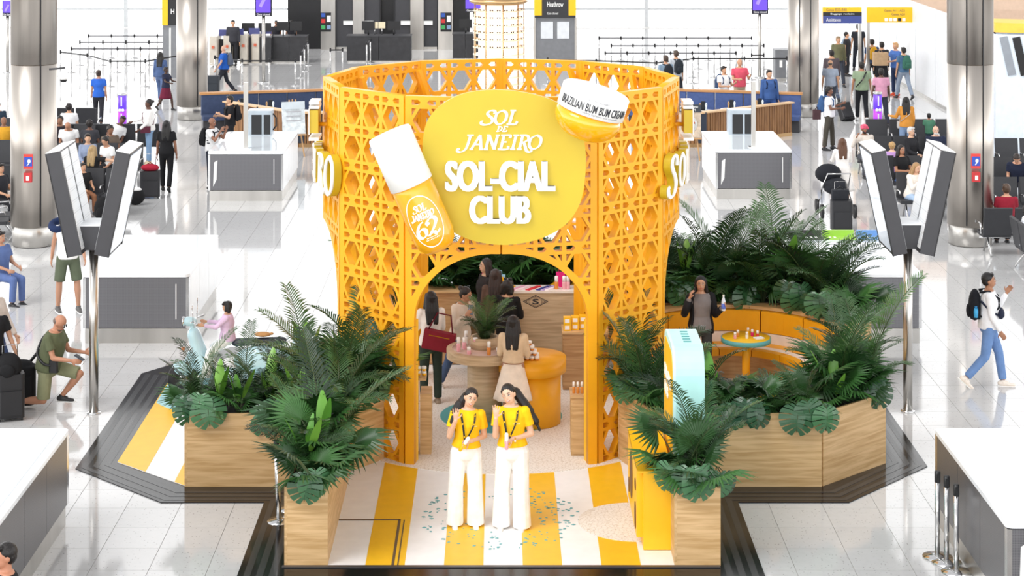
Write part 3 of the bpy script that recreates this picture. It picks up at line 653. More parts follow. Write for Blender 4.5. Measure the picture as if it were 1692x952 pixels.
# ------------------------------------------------------------ interior furniture
t = thing('tasting_table', 'round pale wood pedestal table with products around a palm in the middle of the booth', 'table', (-.235, 27.5, .03))
part(t, 'pedestal', MB().lathe([(.245, 0), (.245, .86)], n=32), ASH); part(t, 'tabletop', MB().lathe([(.02, .86), (.54, .86), (.54, .985), (.02, .985)], n=48, smooth=False), ASH)
part(t, 'glass_inlay', MB().lathe([(.01, .985), (.46, .985), (.46, .99), (.01, .99)], n=40), mat('rose_top', '#CFB3A6', .12, var=.05))
part(t, 'riser', MB().lathe([(.2, .985), (.2, 1.15), (.16, 1.15), (.16, 1.1), (.01, 1.1)], n=32), ASH)
t = thing('yellow_podium', 'round yellow podium with an overhanging lid holding a pyramid of jars', 'podium', (.44, 27.3, .03))
part(t, 'base', MB().lathe([(.4, 0), (.4, .74)], n=40), YEL); part(t, 'lid', MB().lathe([(.02, .72), (.475, .72), (.475, .92), (.02, .92)], n=48), YEL)
t = thing('sales_counter', 'high pale wood sales counter with a black diamond emblem at the back of the booth', 'counter', (.56, 30.0, .03))
part(t, 'body', MB().bx(-.68, .63, 0, .35, 0, 1.2), ASH); part(t, 'top_sheet', MB().bx(-.7, .65, -.02, .4, 1.2, 1.235), mat('cream_top', '#EDE6DC', .3))
ex, ez = PY(885, 29.98)-.56, ZY(502, 29.98)
def frame_diamond(mb, w, h, t_, y):
    for s1 in (-1, 1):
        for s2 in (-1, 1): mb.add([(ex+s1*w, y, ez), (ex+s1*(w-t_*1.8), y, ez), (ex, y, ez+s2*(h-t_)), (ex, y, ez+s2*h)], [(0, 1, 2, 3)])
mb = MB(); frame_diamond(mb, .2, .1, .012, -.003); frame_diamond(mb, .165, .078, .005, -.003)
for s1 in (-1, 1):
    for k in range(3): mb.box((ex+s1*(.09+k*.024), -.003, ez), (.008, .002, .05-.014*k))
for s1 in (-1, 1): mb.box((ex, -.003, ez+s1*.07), (.02, .002, .01))
part(t, 'emblem', mb, INK); me = text_mesh('emblem_letter', 'S', .1, .085, .004, INK, .02); place('emblem_letter', me, t, (ex, -.005, ez))
for k, (x, c) in enumerate(((-.46, '#E9B23C'), (-.3, '#E7A9C0'), (-.22, '#F0D9DF'), (-.06, '#D6323C'), (.1, '#3C3F8C'), (.16, '#B7A3D4'), (.24, '#F2E5E8'))):
    b = thing('folded_bandana', '%s folded cloth fanned on top of the high sales counter' % ('golden', 'rose pink', 'blush', 'red', 'navy', 'lilac', 'cream')[k], 'cloth', (.56+x, 30.16, 1.265))
    mb = MB(); mb.box((0, 0, .006), (.07, .34, .012), Rz(-.6)); part(b, 'cloth_fold', mb, mat('cloth_%d' % k, c, .8)); part(b, 'cloth_edge', MB().box((.02, 0, .014), (.02, .33, .005), Rz(-.6)), mat('cloth_edge_%d' % k, c, .7, var=.2))
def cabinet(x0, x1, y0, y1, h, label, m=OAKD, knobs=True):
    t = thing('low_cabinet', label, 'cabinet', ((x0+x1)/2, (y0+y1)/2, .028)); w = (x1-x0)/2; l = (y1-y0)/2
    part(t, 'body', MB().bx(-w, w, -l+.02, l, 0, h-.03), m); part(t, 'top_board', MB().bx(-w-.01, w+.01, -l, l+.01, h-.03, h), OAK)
    d = part(t, 'door', MB().bx(-w+.02, w-.02, -l, -l+.02, .03, h-.1), m)
    if knobs: part(d, 'knob', MB().ell((w-.08, -l-.01, h-.18), (.012, .012, .012)), BLACK)
    return t
cabinet(.92, 1.6, 28.9, 29.4, .86, 'oak cabinet with yellow boxes on it against the right inner wall')
cabinet(.93, 1.25, 25.72, 26.15, .80, 'small oak cabinet with white capped bottles beside the right front leg', OAK, False)
cabinet(-2.1, -.62, 30.35, 30.75, 1.15, 'tall oak wall cabinet behind the shoppers at the back left')
t = thing('poster_stand', 'oak display plinth with three framed posters beside the left front leg', 'stand', (-1.1, 25.95, .028))
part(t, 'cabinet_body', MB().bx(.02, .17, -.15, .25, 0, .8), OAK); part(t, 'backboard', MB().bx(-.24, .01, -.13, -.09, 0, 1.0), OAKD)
for k, (c, z) in enumerate((('#E9E2DC', .68), ('#3B3A3A', .36), ('#2F2F31', .04))):
    o = part(t, 'poster_frame', MB().bx(-.2, 0, -.15, -.13, z, z+.3), mat('poster_rim', '#EDE7DF'))
    part(o, 'poster_sheet', MB().bx(-.185, -.015, -.153, -.15, z+.015, z+.285), mat('poster_%d' % k, c, .4))
    mb = MB()
    for q in range(5): mb.bx(-.16, -.05-.02*(q % 2), -.155, -.153, z+.1+.032*q, z+.108+.032*q) if k < 2 else mb.bx(-.15+(q % 2)*.07, -.1+(q % 2)*.07, -.155, -.153, z+.03+.075*(q//2), z+.09+.075*(q//2))
    part(o, 'print', mb, WHITE if k else INK)
# products
def bottle(loc, h, r, cbody, ccap, label, group=None, name='mist_bottle'):
    t = thing(name, label, 'bottle', loc, 0, group)
    part(t, 'bottle_body', MB().lathe([(r*.9, 0), (r, h*.04), (r, h*.52), (r*.8, h*.6)], n=14), cbody); part(t, 'cap', MB().lathe([(r*.85, h*.58), (r*.85, h*.97), (r*.7, h)], n=14), ccap); return t
def cjar(loc, r, h, cbody, clid, label, group=None):
    t = thing('cream_jar', label, 'jar', loc, 0, group)
    part(t, 'bowl', MB().lathe([(r*.55, 0), (r*.85, h*.15), (r*.95, h*.5)], n=14), cbody); part(t, 'lid', MB().lathe([(r, h*.5), (r, h*.97), (r*.9, h)], n=14), clid); return t
PINK = mat('pink_liquid', '#E8A9B4', .2); ORNG = mat('amber_liquid', '#D98A3A', .2); BLUE = mat('violet_blue', '#4C4FA8', .3); MAG = mat('magenta_card', '#E0187A', .5)
cjar0 = cjar((.40, 27.25, .95), .032, .062, ORNG, WHITE, 'white lidded amber cream jar in the pyramid on the yellow podium', 'jars stacked in a pyramid on the yellow podium'); first = True
for lv, n in enumerate((4, 3, 2, 1)):
    for i in range(n):
        for j in range(n):
            p = (.40+(i-(n-1)/2)*.068, 27.15+(j-(n-1)/2)*.068, .95+lv*.063)
            if first: cjar0.location = p; first = False
            else: dup(cjar0, p)
tz = 1.02
for k, (x, y, h, r, b, c, l) in enumerate(((-.6, 27.28, .2, .028, PINK, WHITE, 'tall pink mist bottle at the left edge of the round table'), (-.52, 27.4, .17, .03, PINK, WHITE, 'shorter pink bottle behind the left one on the round table'), (-.45, 27.13, .1, .03, PINK, WHITE, 'small pink bottle in front of the riser on the round table'), (-.17, 27.08, .19, .026, ORNG, WHITE, 'amber mist bottle at the front of the round table'), (-.5, 27.65, .2, .03, WHITE, WHITE, 'all white bottle at the back of the round table'))):
    bottle((x, y, tz), h, r, b, c, l)
cjar((-.02, 27.2, 1.02), .05, .07, BLUE, WHITE, 'blue jar with white lid at the front right of the round table')
cjar((.0, 27.5, 1.03), .05, .07, ORNG, WHITE, 'amber jar with white lid at the right rim of the round table'); cjar((-.36, 27.38, 1.13), .035, .06, PINK, WHITE, 'small pink jar resting on the table riser')
for k, x in enumerate((-.16, .86, .98, 1.04)): bottle((x, 30.12, 1.265), .2, .032, ORNG if k < 2 else PINK, WHITE, ('amber spray bottle on the left of the sales counter', 'amber spray bottle on the right of the sales counter', 'first pink spray bottle at the right end of the sales counter', 'last pink spray bottle at the right end of the sales counter')[k])
def giftbag(loc, w, h, c, label):
    t = thing('gift_bag', label, 'bag', loc); part(t, 'bag_body', MB().bx(-w/2, w/2, -.05, .05, 0, h), c); part(t, 'handle', MB().tube([(-w*.2, 0, h), (-w*.15, 0, h+.07), (w*.15, 0, h+.07), (w*.2, 0, h)], .006), c); return t
giftbag((-.27+.04, 30.3, 1.265), .14, .24, MAG, 'magenta gift bag at the left end of the sales counter')
g = giftbag((-.02, 30.25, 1.265), .17, .19, mat('sky_card', '#9CC9E0', .5), 'pale blue and yellow boxed set on the sales counter'); part(g, 'front_print', MB().bx(-.06, .06, -.052, -.05, .06, .17), YEL2); part(g, 'front_print', MB().bx(-.04, .04, -.054, -.05, .0, .05), MAG)
giftbag((.93, 30.3, 1.265), .14, .22, MAG, 'magenta gift bag at the right end of the sales counter')
b0 = None
for i in range(3):
    for j in range(2):
        t = thing('product_box', 'small yellow carton with white label stacked on the right inner cabinet', 'box', (.99+i*.12, 29.05+.05*i, .89+j*.1), 0, 'yellow cartons stacked on the right inner cabinet')
        part(t, 'carton', MB().bx(-.055, .055, -.06, .06, 0, .098), YEL2); part(t, 'label_print', MB().bx(-.035, .035, -.062, -.06, .02, .075), WHITE)
for k in range(3): bottle((.97+k*.055, 25.85, .83), .15, .02, ORNG, WHITE, 'white capped amber bottle on the small cabinet by the right leg', 'bottles on the small cabinet by the right leg')
for i in range(4):
    for j in range(2): cjar((-1.28+i*.075+.02, 25.98, 1.032+j*.06), .034, .06, YEL2, WHITE, 'small yellow jar with cream lid stacked above the framed posters', 'jars above the framed posters')
part(thing('jar_shelf', 'thin oak shelf above the framed posters', 'shelf', (-1.2, 25.97, 1.0)), 'shelf_board', MB().bx(-.16, .2, -.14, .14, 0, .03), OAK)
t = thing('white_stool', 'small white box stool half hidden behind the two hostesses', 'stool', (.13, 27.05, .03)); part(t, 'seat', MB().rbox((0, 0, .2), (.2, .2, .4), .02), WHITE); part(t, 'foot_plate', MB().bx(-.08, .08, -.08, .08, 0, .02), STEEL)
# ------------------------------------------------------------ curved bench nook and its table
t = thing('curved_bench', 'curved yellow and white banquette with an oak top rim at the right of the booth', 'bench', (3.45, 28.6, .0225))
def arc(r0, r1, a0, a1, z0, z1, n=10):
    p = [(r0*math.cos(a0+(a1-a0)*k/n), r0*math.sin(a0+(a1-a0)*k/n)) for k in range(n+1)]; q = [(r1*math.cos(a0+(a1-a0)*k/n), r1*math.sin(a0+(a1-a0)*k/n)) for k in range(n+1)]
    mb = MB()
    for k in range(n): mb.prism([p[k], q[k], q[k+1], p[k+1]], z0, z1)
    return mb
A0, A1, NB = math.radians(-25), math.radians(190), 7
BENW = mat('bench_white', '#F0E6DE', .6)
part(t, 'top_rim', arc(1.5, 1.72, A0, A1, .95, 1.0, 40), OAK); part(t, 'outer_wall', arc(1.64, 1.7, A0, A1, 0, .95, 40), OAK)
for k in range(NB):
    a, b = A0+(A1-A0)*k/NB+.008, A0+(A1-A0)*(k+1)/NB-.008
    part(t, 'back_cushion', arc(1.42, 1.6, a, b, .62, .94, 6), YEL); part(t, 'back_cushion', arc(1.41, 1.6, a, b, .46, .61, 6), BENW)
    part(t, 'seat_cushion', arc(1.2, 1.42, a, b, .36, .46, 6), YEL); part(t, 'seat_cushion', arc(1.06, 1.2, a, b, .36, .46, 6), BENW); part(t, 'seat_cushion', arc(.92, 1.06, a, b, .36, .46, 6), YEL)
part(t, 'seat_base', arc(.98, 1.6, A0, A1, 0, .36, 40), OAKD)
t = thing('round_cafe_table', 'round yellow table with aqua edge inside the curved bench', 'table', (3.68, 29.1, .0225))
part(t, 'tabletop', MB().lathe([(.01, .735), (.36, .735), (.36, .75), (.01, .75)], n=36), YEL2); part(t, 'edge_band', MB().lathe([(.355, .68), (.375, .68), (.375, .748), (.355, .748)], n=36), TEAL)
part(t, 'pedestal', MB().lathe([(.06, .02), (.06, .7)], n=16), YEL); part(t, 'foot', MB().lathe([(.22, 0), (.22, .02), (.02, .025)], n=24), YEL)
for k, (x, y, c, l) in enumerate(((-.12, .02, ORNG, 'amber bottle'), (.0, -.1, WHITE, 'white tub'), (.1, .05, MAG, 'magenta tube'), (-.18, -.12, PINK, 'pink tub'), (.05, .15, YEL2, 'yellow bottle'), (.17, -.02, mat('red_pack', '#D8402C'), 'red bottle'))):
    bottle((3.68+x, 29.1+y, .7725), .1, .022, c, WHITE, '%s standing on the aqua edged table in the bench nook' % l, None, 'sample_bottle')
tr = thing('sample_tray', 'white sample tray on the aqua edged table in the bench nook', 'tray', (3.86, 29.0, .7725), .4); part(tr, 'tray_base', MB().box((0, 0, .005), (.14, .1, .01)), WHITE); part(tr, 'tray_rim', MB().tube([(-.07, -.05, .012), (.07, -.05, .012), (.07, .05, .012), (-.07, .05, .012), (-.07, -.05, .012)], .005), WHITE)
# ------------------------------------------------------------ leaves
def leafmat(name, c1, c2, rough=.4):
    m = bpy.data.materials.new(name); m.use_nodes = True; nt = m.node_tree; b = nt.nodes['Principled BSDF']
    oi = nd(nt, 'ShaderNodeObjectInfo'); r = nd(nt, 'ShaderNodeValToRGB'); r.color_ramp.elements[0].color = (*lin(c1), 1); r.color_ramp.elements[1].color = (*lin(c2), 1)
    nt.links.new(oi.outputs['Random'], r.inputs[0]); nt.links.new(r.outputs[0], b.inputs['Base Color']); b.inputs['Roughness'].default_value = rough; MATS[name] = m; return m
GF = leafmat('feather_green', '#14281A', '#466A36', .38); GFAN = leafmat('fan_green', '#1B3A1A', '#3E6B33', .4); GM = leafmat('monstera_green', '#1C4428', '#48784E', .25); GB = leafmat('banana_green', '#4E8A2C', '#86B84A', .35); STEM = mat('stem_green', '#3A4A26', .5)
def frond_mesh(L, bend, nl, ll, seed):
    rnd = random.Random(seed); mb = MB(); pts = []; N = 14; x = z = 0; ang = math.radians(84)
    for i in range(N+1):
        pts.append(Vector((x, 0, z))); ang -= math.radians(bend)/N*(.4+1.2*i/N); x += math.cos(ang)*L/N; z += math.sin(ang)*L/N
    mb.tube(pts, [.010*(1-.8*i/N)+.002 for i in range(N+1)], 4, 1)
    for k in range(nl):
        t = .2+.8*(k+.5)/nl; i = min(int(t*N), N-1); f = t*N-i; p = pts[i].lerp(pts[i+1], f); d = (pts[i+1]-pts[i]).normalized(); up = Vector((-d.z, 0, d.x))
        l = ll*math.sin(PI*(.12+.8*t))**.7*rnd.uniform(.85, 1.1)
        for s in (-1, 1):
            dr = (d*.75+Vector((0, s*.75, 0))+up*.28+Vector((0, 0, rnd.uniform(-.15, .05)))).normalized(); w = .011
            mid = p+dr*l*.5; tip = p+dr*l+Vector((0, 0, -l*.22)); e = d.cross(dr).cross(dr).normalized() if False else d
            mb.add([p-e*w*.6, p+e*w*.6, mid+e*w, mid-e*w, tip], [(0, 1, 2, 3), (3, 2, 4)], 0)
    return mb.mesh('frond', [GF, STEM])
def fan_mesh(Lp, Lb, nb, spread, droop, seed):
    rnd = random.Random(seed); mb = MB(); N = 6; pts = [Vector((.25*Lp*(i/N)**2, 0, Lp*(i/N))) for i in range(N+1)]; mb.tube(pts, .007, 4, 1); c = pts[-1]
    ax = Vector((.45, 0, .89)); nn = Vector((-.89, 0, .45))  # leaf plane spanned by ax and Y
    for k in range(nb):
        a = -spread/2+spread*k/(nb-1); d = ax*math.cos(a)+Vector((0, 1, 0))*math.sin(a); s = -ax*math.sin(a)+Vector((0, 1, 0))*math.cos(a); l = Lb*rnd.uniform(.9, 1.05)*(1-.15*abs(a)/spread)
        w = l*spread/nb*.40; p1 = c+d*l*.55; tip = c+d*l+nn*(-l*droop*rnd.uniform(.5, 1.3))
        mb.add([c, p1-s*w, p1+nn*w*.7, p1+s*w, tip], [(0, 1, 2), (0, 2, 3), (1, 4, 2), (2, 4, 3)], 0)
    return mb.mesh('fan_leaf', [GFAN, STEM])
def monstera_mesh(size, seed):
    rnd = random.Random(seed); mb = MB(); nl = 7
    def bendp(x, y): r2 = (x*x+y*y); return Vector((x, y, -.55*r2/size*1.0+abs(y)*.22))
    for s in (-1, 1):
        for k in range(nl):
            t0, t1 = k/nl, (k+.80)/nl; o = []
            for t in (t0, (t0+t1)/2, t1):
                a = math.radians(158-150*t); R_ = size*(.50+.18*math.sin(PI*t)+.26*t*t); mx = size*(.04+.74*t)
                o.append((mx, (R_*math.cos(a)*.85+size*.32, s*R_*math.sin(a)*.92)))
            t2 = (k+1)/nl; m0, m1, m2 = size*(.04+.74*t0), size*(.04+.74*t1), size*(.04+.74*t2)
            e0, e1, e2 = [q[1] for q in o]; L = lambda m, e, f: (m+(e[0]-m)*f, e[1]*f)
            v = [bendp(m0, 0), bendp(m2, 0), bendp(*L(m0, e0, .42)), bendp(*L(m1, e2, .42)), bendp(*e0), bendp(*e1), bendp(*e2), bendp(*L((m0+m1)/2, e1, .42))]
            nx = L(m2, (e2[0]+.0, e2[1]), .36); v.append(bendp(*nx))
            f = [(0, 1, 8, 3, 7, 2), (2, 7, 5, 4), (7, 3, 6, 5)]
            mb.add(v, [q if s > 0 else q[::-1] for q in f], 0, False)
    mb.tube([bendp(0, 0), bendp(size*.4, 0)+Vector((0, 0, .003)), bendp(size*.85, 0)+Vector((0, 0, .003))], .004, 4, 1)
    return mb.mesh('monstera_leaf', [GM, STEM])
def blade_mesh(L, Wd, Lp):
    mb = MB(); mb.tube([(0, 0, 0), (0, 0, Lp)], .008, 4, 1); N = 8; c = []; l = []; r = []
    for i in range(N+1):
        t = i/N; w = Wd*math.sin(PI*(.06+.90*t))**.7*(1-.25*t); x = .2*L*t*t; z = Lp+L*t; c.append(Vector((x, 0, z))); l.append(Vector((x+w*.25, -w, z))); r.append(Vector((x+w*.25, w, z)))
    for i in range(N): mb.add([l[i], c[i], r[i], r[i+1], c[i+1], l[i+1]], [(0, 1, 4, 5), (1, 2, 3, 4)], 0, True)
    return mb.mesh('broad_leaf', [GB, STEM])
FR = [frond_mesh(1.25, 62, 34, .30, 1), frond_mesh(1.05, 85, 30, .26, 2), frond_mesh(1.4, 42, 38, .30, 3), frond_mesh(.9, 105, 28, .22, 4)]
FA = [fan_mesh(.45, .5, 30, 4.1, .25, 5), fan_mesh(.3, .42, 26, 3.9, .35, 6), fan_mesh(.6, .46, 32, 4.6, .2, 7)]
MO = [monstera_mesh(.29, 8), monstera_mesh(.25, 9)]
BLD = [blade_mesh(.5, .085, .35), blade_mesh(.38, .075, .25)]
PN = [0]
def plant(kind, x, y, z, sc=1., where='', group=None, n=None, spread=1., seed=None, face=None):
    PN[0] += 1; rnd = random.Random(seed if seed is not None else PN[0]*13)
    nm, lb, ct = {'feather': ('feather_palm', 'dark feathery palm', 'palm'), 'fan': ('fan_palm', 'fan leaved palm', 'palm'), 'monstera': ('monstera_plant', 'monstera with split glossy leaves', 'plant'), 'blade': ('broad_leaf_plant', 'plant with upright bright green oval leaves', 'plant')}[kind]
    t = thing(nm, lb+' '+where, ct, (x, y, z), rnd.uniform(0, 6.28) if face is None else face*.4, (group or where)+' '+nm.replace('_', ' ')+'s')
    n = n or {'feather': 7, 'fan': 6, 'monstera': 4, 'blade': 3}[kind]
    for i in range(n):
        a = 2*PI*i/n+rnd.uniform(-.35, .35)
        if kind == 'feather': o = link('frond', rnd.choice(FR), t); o.rotation_euler = (rnd.uniform(-.2, .2), rnd.uniform(-.12, .35)*spread, a)
        elif kind == 'fan': o = link('fan_leaf', rnd.choice(FA), t); o.rotation_euler = (rnd.uniform(-.15, .15), rnd.uniform(.1, .75)*spread, a)
        elif kind == 'blade': o = link('broad_leaf', rnd.choice(BLD), t); o.rotation_euler = (0, rnd.uniform(0, .3), a)
        else:
            o = link('monstera_leaf', rnd.choice(MO), t); a = (-2.2+1.3*(i+.5)/n+rnd.uniform(-.2, .2)-(face or 0)*.0) if face is not None else a; r = rnd.uniform(.08, .25); h = rnd.uniform(.08, .26)
            o.location = (r*math.cos(a), r*math.sin(a), h); o.rotation_euler = (rnd.uniform(-.3, .3), rnd.uniform(.35, 1.1) if face is None else rnd.uniform(.8, 1.3), a)
            s_ = o.location.copy(); st = link('leaf_stem', MB().tube([(0, 0, -.1), s_*.5+Vector((0, 0, .1)), s_], .006, 4).mesh('leaf_stem', STEM), t)
        k = sc*rnd.uniform(.85, 1.1); o.scale = (k, k, k)
    return t
U = random.uniform
random.seed(21)
W1 = 'in the left front planter arm'
for x, y, k, s in ((-2.2, 22.0, 'fan', .9), (-2.25, 22.35, 'feather', .75), (-2.1, 22.7, 'fan', 1.0), (-2.3, 22.9, 'feather', .95), (-2.1, 23.3, 'feather', 1.05), (-2.2, 23.6, 'fan', 1.1), (-2.15, 23.95, 'feather', 1.1), (-2.25, 24.2, 'fan', 1.0), (-2.05, 22.2, 'fan', .75)): plant(k, x, y, .78, s, W1)
for x, y, s, f in ((-2.15, 21.86, 1.25, 0.), (-2.0, 22.5, 1.0, 1.2)): plant('monstera', x, y, .92, s, W1, face=f, n=2 if f == 0 else 3)
for x, y in ((-2.25, 22.4), (-2.1, 22.8), (-2.2, 23.5)): plant('blade', x, y, .82, .95, W1)
W2 = 'in the long planter before the scooter'
for i in range(8): plant('feather' if i % 2 else 'fan', -3.85+i*.26, U(24.8, 25.1), .78, U(.6, .78), W2)
for i in range(4): plant('feather', -3.8+i*.5, U(24.75, 25.2), .76, U(.7, .82), W2, spread=1.3)
for x, y, s in ((-3.75, 24.62, 1.15), (-2.95, 24.62, 1.1), (-4.0, 24.7, 1.0)): plant('monstera', x, y, .93, s, W2, face=0., n=2)
for x, y in ((-3.6, 24.7), (-3.0, 24.9), (-2.6, 24.8), (-3.35, 24.66)): plant('blade', x, y, .82, .9, W2)
W3 = 'beside the left front leg of the drum'
for x, y, k, s in ((-1.85, 25.35, 'feather', 1.1), (-2.2, 25.3, 'feather', 1.2), (-1.75, 25.75, 'fan', .9), (-2.05, 25.5, 'fan', 1.2)): plant(k, x, y, .8, s, W3)
plant('monstera', -1.72, 25.6, .95, 1.35, W3, n=3, face=.5)
plant('feather', -2.7, 27.6, .0, 1.2, 'standing behind the left flank of the drum'); plant('blade', -2.75, 27.9, .6, 1.2, 'standing behind the left flank of the drum')
W4 = 'in the right front planter block'
for x, y, k, s in ((2.2, 22.0, 'fan', .85), (2.3, 22.3, 'feather', .8), (2.1, 22.4, 'fan', 1.0), (2.25, 22.5, 'feather', .9), (2.1, 22.15, 'feather', .75)): plant(k, x, y, .78, s, W4)
for x, y, s, f in ((2.15, 21.86, 1.2, 0.), (2.42, 22.1, 1.1, 1.2), (2.0, 22.0, 1.0, -1.)): plant('monstera', x, y, .9, s, W4, face=f, n=2)
W5 = 'in the wide angled planter at the right'
for i in range(12): plant('feather' if i % 2 else 'fan', 2.15+i*.25, 24.85+max(0, i-7)*.17+U(-.1, .12), .78, U(.58, .72) if i < 8 else U(.8, 1.), W5)
for i in range(4): plant('fan', 2.9+i*.55, 25.0+max(0, i-1)*.25, .78, (.68, .75, .95, 1.1)[i], W5)
for x, y, s in ((2.95, 24.62, 1.15), (3.15, 24.62, 1.3), (3.75, 24.62, 1.15), (4.05, 24.7, 1.25), (4.85, 25.55, 1.2)): plant('monstera', x, y, .93, s, W5, face=.25, n=2)
for x, y in ((2.7, 24.9), (2.35, 24.75), (4.3, 25.1)): plant('blade', x, y, .82, 1.0, W5)
W6 = 'beside the right front leg of the drum'
for x, y, k, s in ((1.75, 25.7, 'feather', 1.1), (1.95, 25.3, 'feather', 1.05), (2.1, 25.0, 'fan', .9), (1.8, 25.55, 'fan', .7), (2.3, 25.0, 'feather', 1.0)): plant(k, x, y, .8, s, W6)
plant('monstera', 1.72, 25.45, .93, .9, W6, n=3, face=-.3)
W7 = 'in the planter behind the curved bench'
for i in range(11): plant(('fan', 'feather', 'fan')[i % 3], 2.45+i*.27, 30.65-(max(0, i-8))*.4, .85, U(1.0, 1.3), W7)
for i in range(5): plant('fan', 2.5+i*.5, 30.5, .85, U(1.15, 1.3), W7, spread=.6)
for i in range(3): plant('feather', 3.3+i*.8, 30.7-i*.3, .9, 1.25, W7, spread=.5)
for x, y in ((2.75, 30.35), (3.75, 30.35), (4.8, 29.4)): plant('monstera', x, y, 1.15, 1.3, W7, face=0., n=3)
for x in (2.9, 4.5): plant('blade', x, 30.5, 1.1, 1.25, W7)
W8 = 'behind the rear arch of the booth'
for i in range(13): plant('fan' if i % 2 else 'feather', -1.9+i*.32, 31.15, .8, U(.9, 1.15), W8)
for i in range(9): plant('fan', -1.7+i*.42, 31.3, 1.0, U(1.1, 1.25), W8, n=8)
plant('feather', -.235, 27.5, 1.0, .62, 'standing in the middle of the round table', n=13, spread=.35); plant('feather', -.235, 27.52, 1.05, .55, 'rising from the riser of the round table', n=10, spread=.5)

for x, y, s in ((5.25, 29.7, 1.0), (5.1, 30.1, 1.1), (5.35, 29.3, .9), (5.0, 30.4, 1.2)): plant('feather' if s > 1 else 'fan', x, y, .85, s, W7)
plant('monstera', 5.1, 29.25, 1.1, 1.3, W7, face=.3, n=3); plant('monstera', 4.5, 29.9, 1.2, 1.2, W7, face=0., n=3)
for x, y, s in ((-2.55, 24.95, 1.1), (-3.95, 24.95, .95)): plant('feather', x, y, .85, s, W2, n=3, spread=.5)
for x, y, s in ((-2.1, 24.3, 1.3), (-2.05, 25.3, 1.35), (-1.8, 25.6, 1.2)): plant('feather', x, y, .85, s, W3, n=4, spread=.4)
for x, y, s in ((4.4, 25.5, 1.2), (4.85, 25.8, 1.2), (2.6, 25.0, .9)): plant('feather', x, y, .85, s, W5, n=4, spread=.4)
for x, y, s in ((3.3, 30.8, 1.3), (4.3, 30.7, 1.35), (4.9, 30.3, 1.3), (2.5, 30.8, 1.2)): plant('feather', x, y, .9, s, W7, n=4, spread=.35)
# monstera and broad leaved plants can be told apart by their place along each planter
by = {}
for o in bpy.data.objects:
    if o.get('category') == 'plant': by.setdefault(o['group'], []).append(o)
ORD = ['leftmost', 'second from the left', 'third from the left', 'fourth from the left', 'fifth from the left', 'sixth from the left', 'seventh from the left']
for g, L in by.items():
    if len(L) > 1:
        for k, o in enumerate(sorted(L, key=lambda q: q.location.x/q.location.y)): o['label'] = {'m': 'split leaved monstera', 'b': 'bright oval leaved plant'}[o.name[0]]+' '+g.rsplit(' ', 2)[0].replace(' monstera', '').replace(' broad', '')+', '+ORD[k]
# ------------------------------------------------------------ people
def skinm(h): return mat('skin_'+h[1:], h, .5, var=.03)
def clothm(h): return mat('cloth_'+h[1:], h, .8, var=.09, scale=9, bump=.35, spec=.25)
def hairm(h): return mat('hair_'+h[1:], h, .38, var=.25, scale=20, stretch=(6, 6, .6), bump=.4, spec=.45)
def remesh(o, vox, it=3):
    m = o.modifiers.new('Remesh', 'REMESH'); m.mode = 'VOXEL'; m.voxel_size = vox; m.use_smooth_shade = True
    if it: s = o.modifiers.new('Smooth', 'SMOOTH'); s.iterations = it; s.factor = .5
    return o
def torso(mb, B, U_, Rr, Fw, s, fem, infl=0, t0=-.16, t1=.5, wide=1., loose=0):
    if fem: sec = [(-.16, .06, .06), (-.10, .14, .11), (-.04, .172, .125), (.04, .165, .115), (.14, .125, .092), (.22, .125, .098), (.31, .15, .125), (.38, .155, .115), (.44, .145, .085), (.48, .10, .07), (.52, .06, .055)]
    else: sec = [(-.16, .06, .06), (-.10, .14, .115), (-.04, .165, .125), (.04, .162, .12), (.14, .152, .115), (.22, .155, .115), (.31, .175, .125), (.38, .182, .12), (.44, .175, .09), (.48, .11, .075), (.52, .065, .06)]
    rings = []; n = 16
    def at(t):
        for i in range(len(sec)-1):
            if sec[i][0] <= t <= sec[i+1][0]: q = (t-sec[i][0])/(sec[i+1][0]-sec[i][0]); return sec[i][1]+(sec[i+1][1]-sec[i][1])*q, sec[i][2]+(sec[i+1][2]-sec[i][2])*q
        return sec[-1][1:] if t > .5 else sec[0][1:]
    ts = [t0]+[q[0] for q in sec if t0+.01 < q[0] < t1-.01]+[t1]
    for t in ts:
        rx, ry = at(t); q_ = loose*max(0, min(1, (.34-t)/.1)); rx += q_*max(0, .16-rx)*6 if loose else 0; ry += q_*.5; rx = (rx*wide+infl)*s; ry = (ry*wide+infl)*s; off = Fw*(.012*s if .2 < t < .4 else 0)
        rings.append([B+U_*(t*s)+off+Rr*(rx*math.cos(2*PI*k/n))+Fw*(ry*math.sin(2*PI*k/n)) for k in range(n)])
    mb.rings(rings)
ARM = {'down': (((.16, .03, -1), (.1, .15, -1)),)*2, 'swing': (((.15, .35, -1), (.05, .7, -1)), ((.15, -.35, -1), (.1, -.1, -1))), 'phone': (((.2, .3, -1), (-.15, .8, .35)), ((.15, .3, -1), (-.3, 1, .1))),
 'ear': (((.2, .1, -1), (.05, .5, -.8)), ((.5, .35, -.7), (-.35, .3, 1))), 'lap': (((.12, .3, -1), (-.25, .9, -.25)),)*2, 'push': (((.15, .5, -.8), (0, 1, -.1)),)*2, 'face': (((.1, .6, -.6), (-.3, .5, .9)),)*2, 'reach': (((.1, .8, -.5), (-.05, 1, .15)),)*2}
ARM['phoneR'] = ARM['phone']
LEG = {'stand': ((0, 0), (0, 0)), 'walk': ((26, 8), (-12, -38)), 'walk2': ((20, 14), (-20, -30)), 'sit': ((82, 0), (84, -4)), 'kneel': ((86, 0), (-5, -88)), 'lean': ((30, 25), (40, 30))}
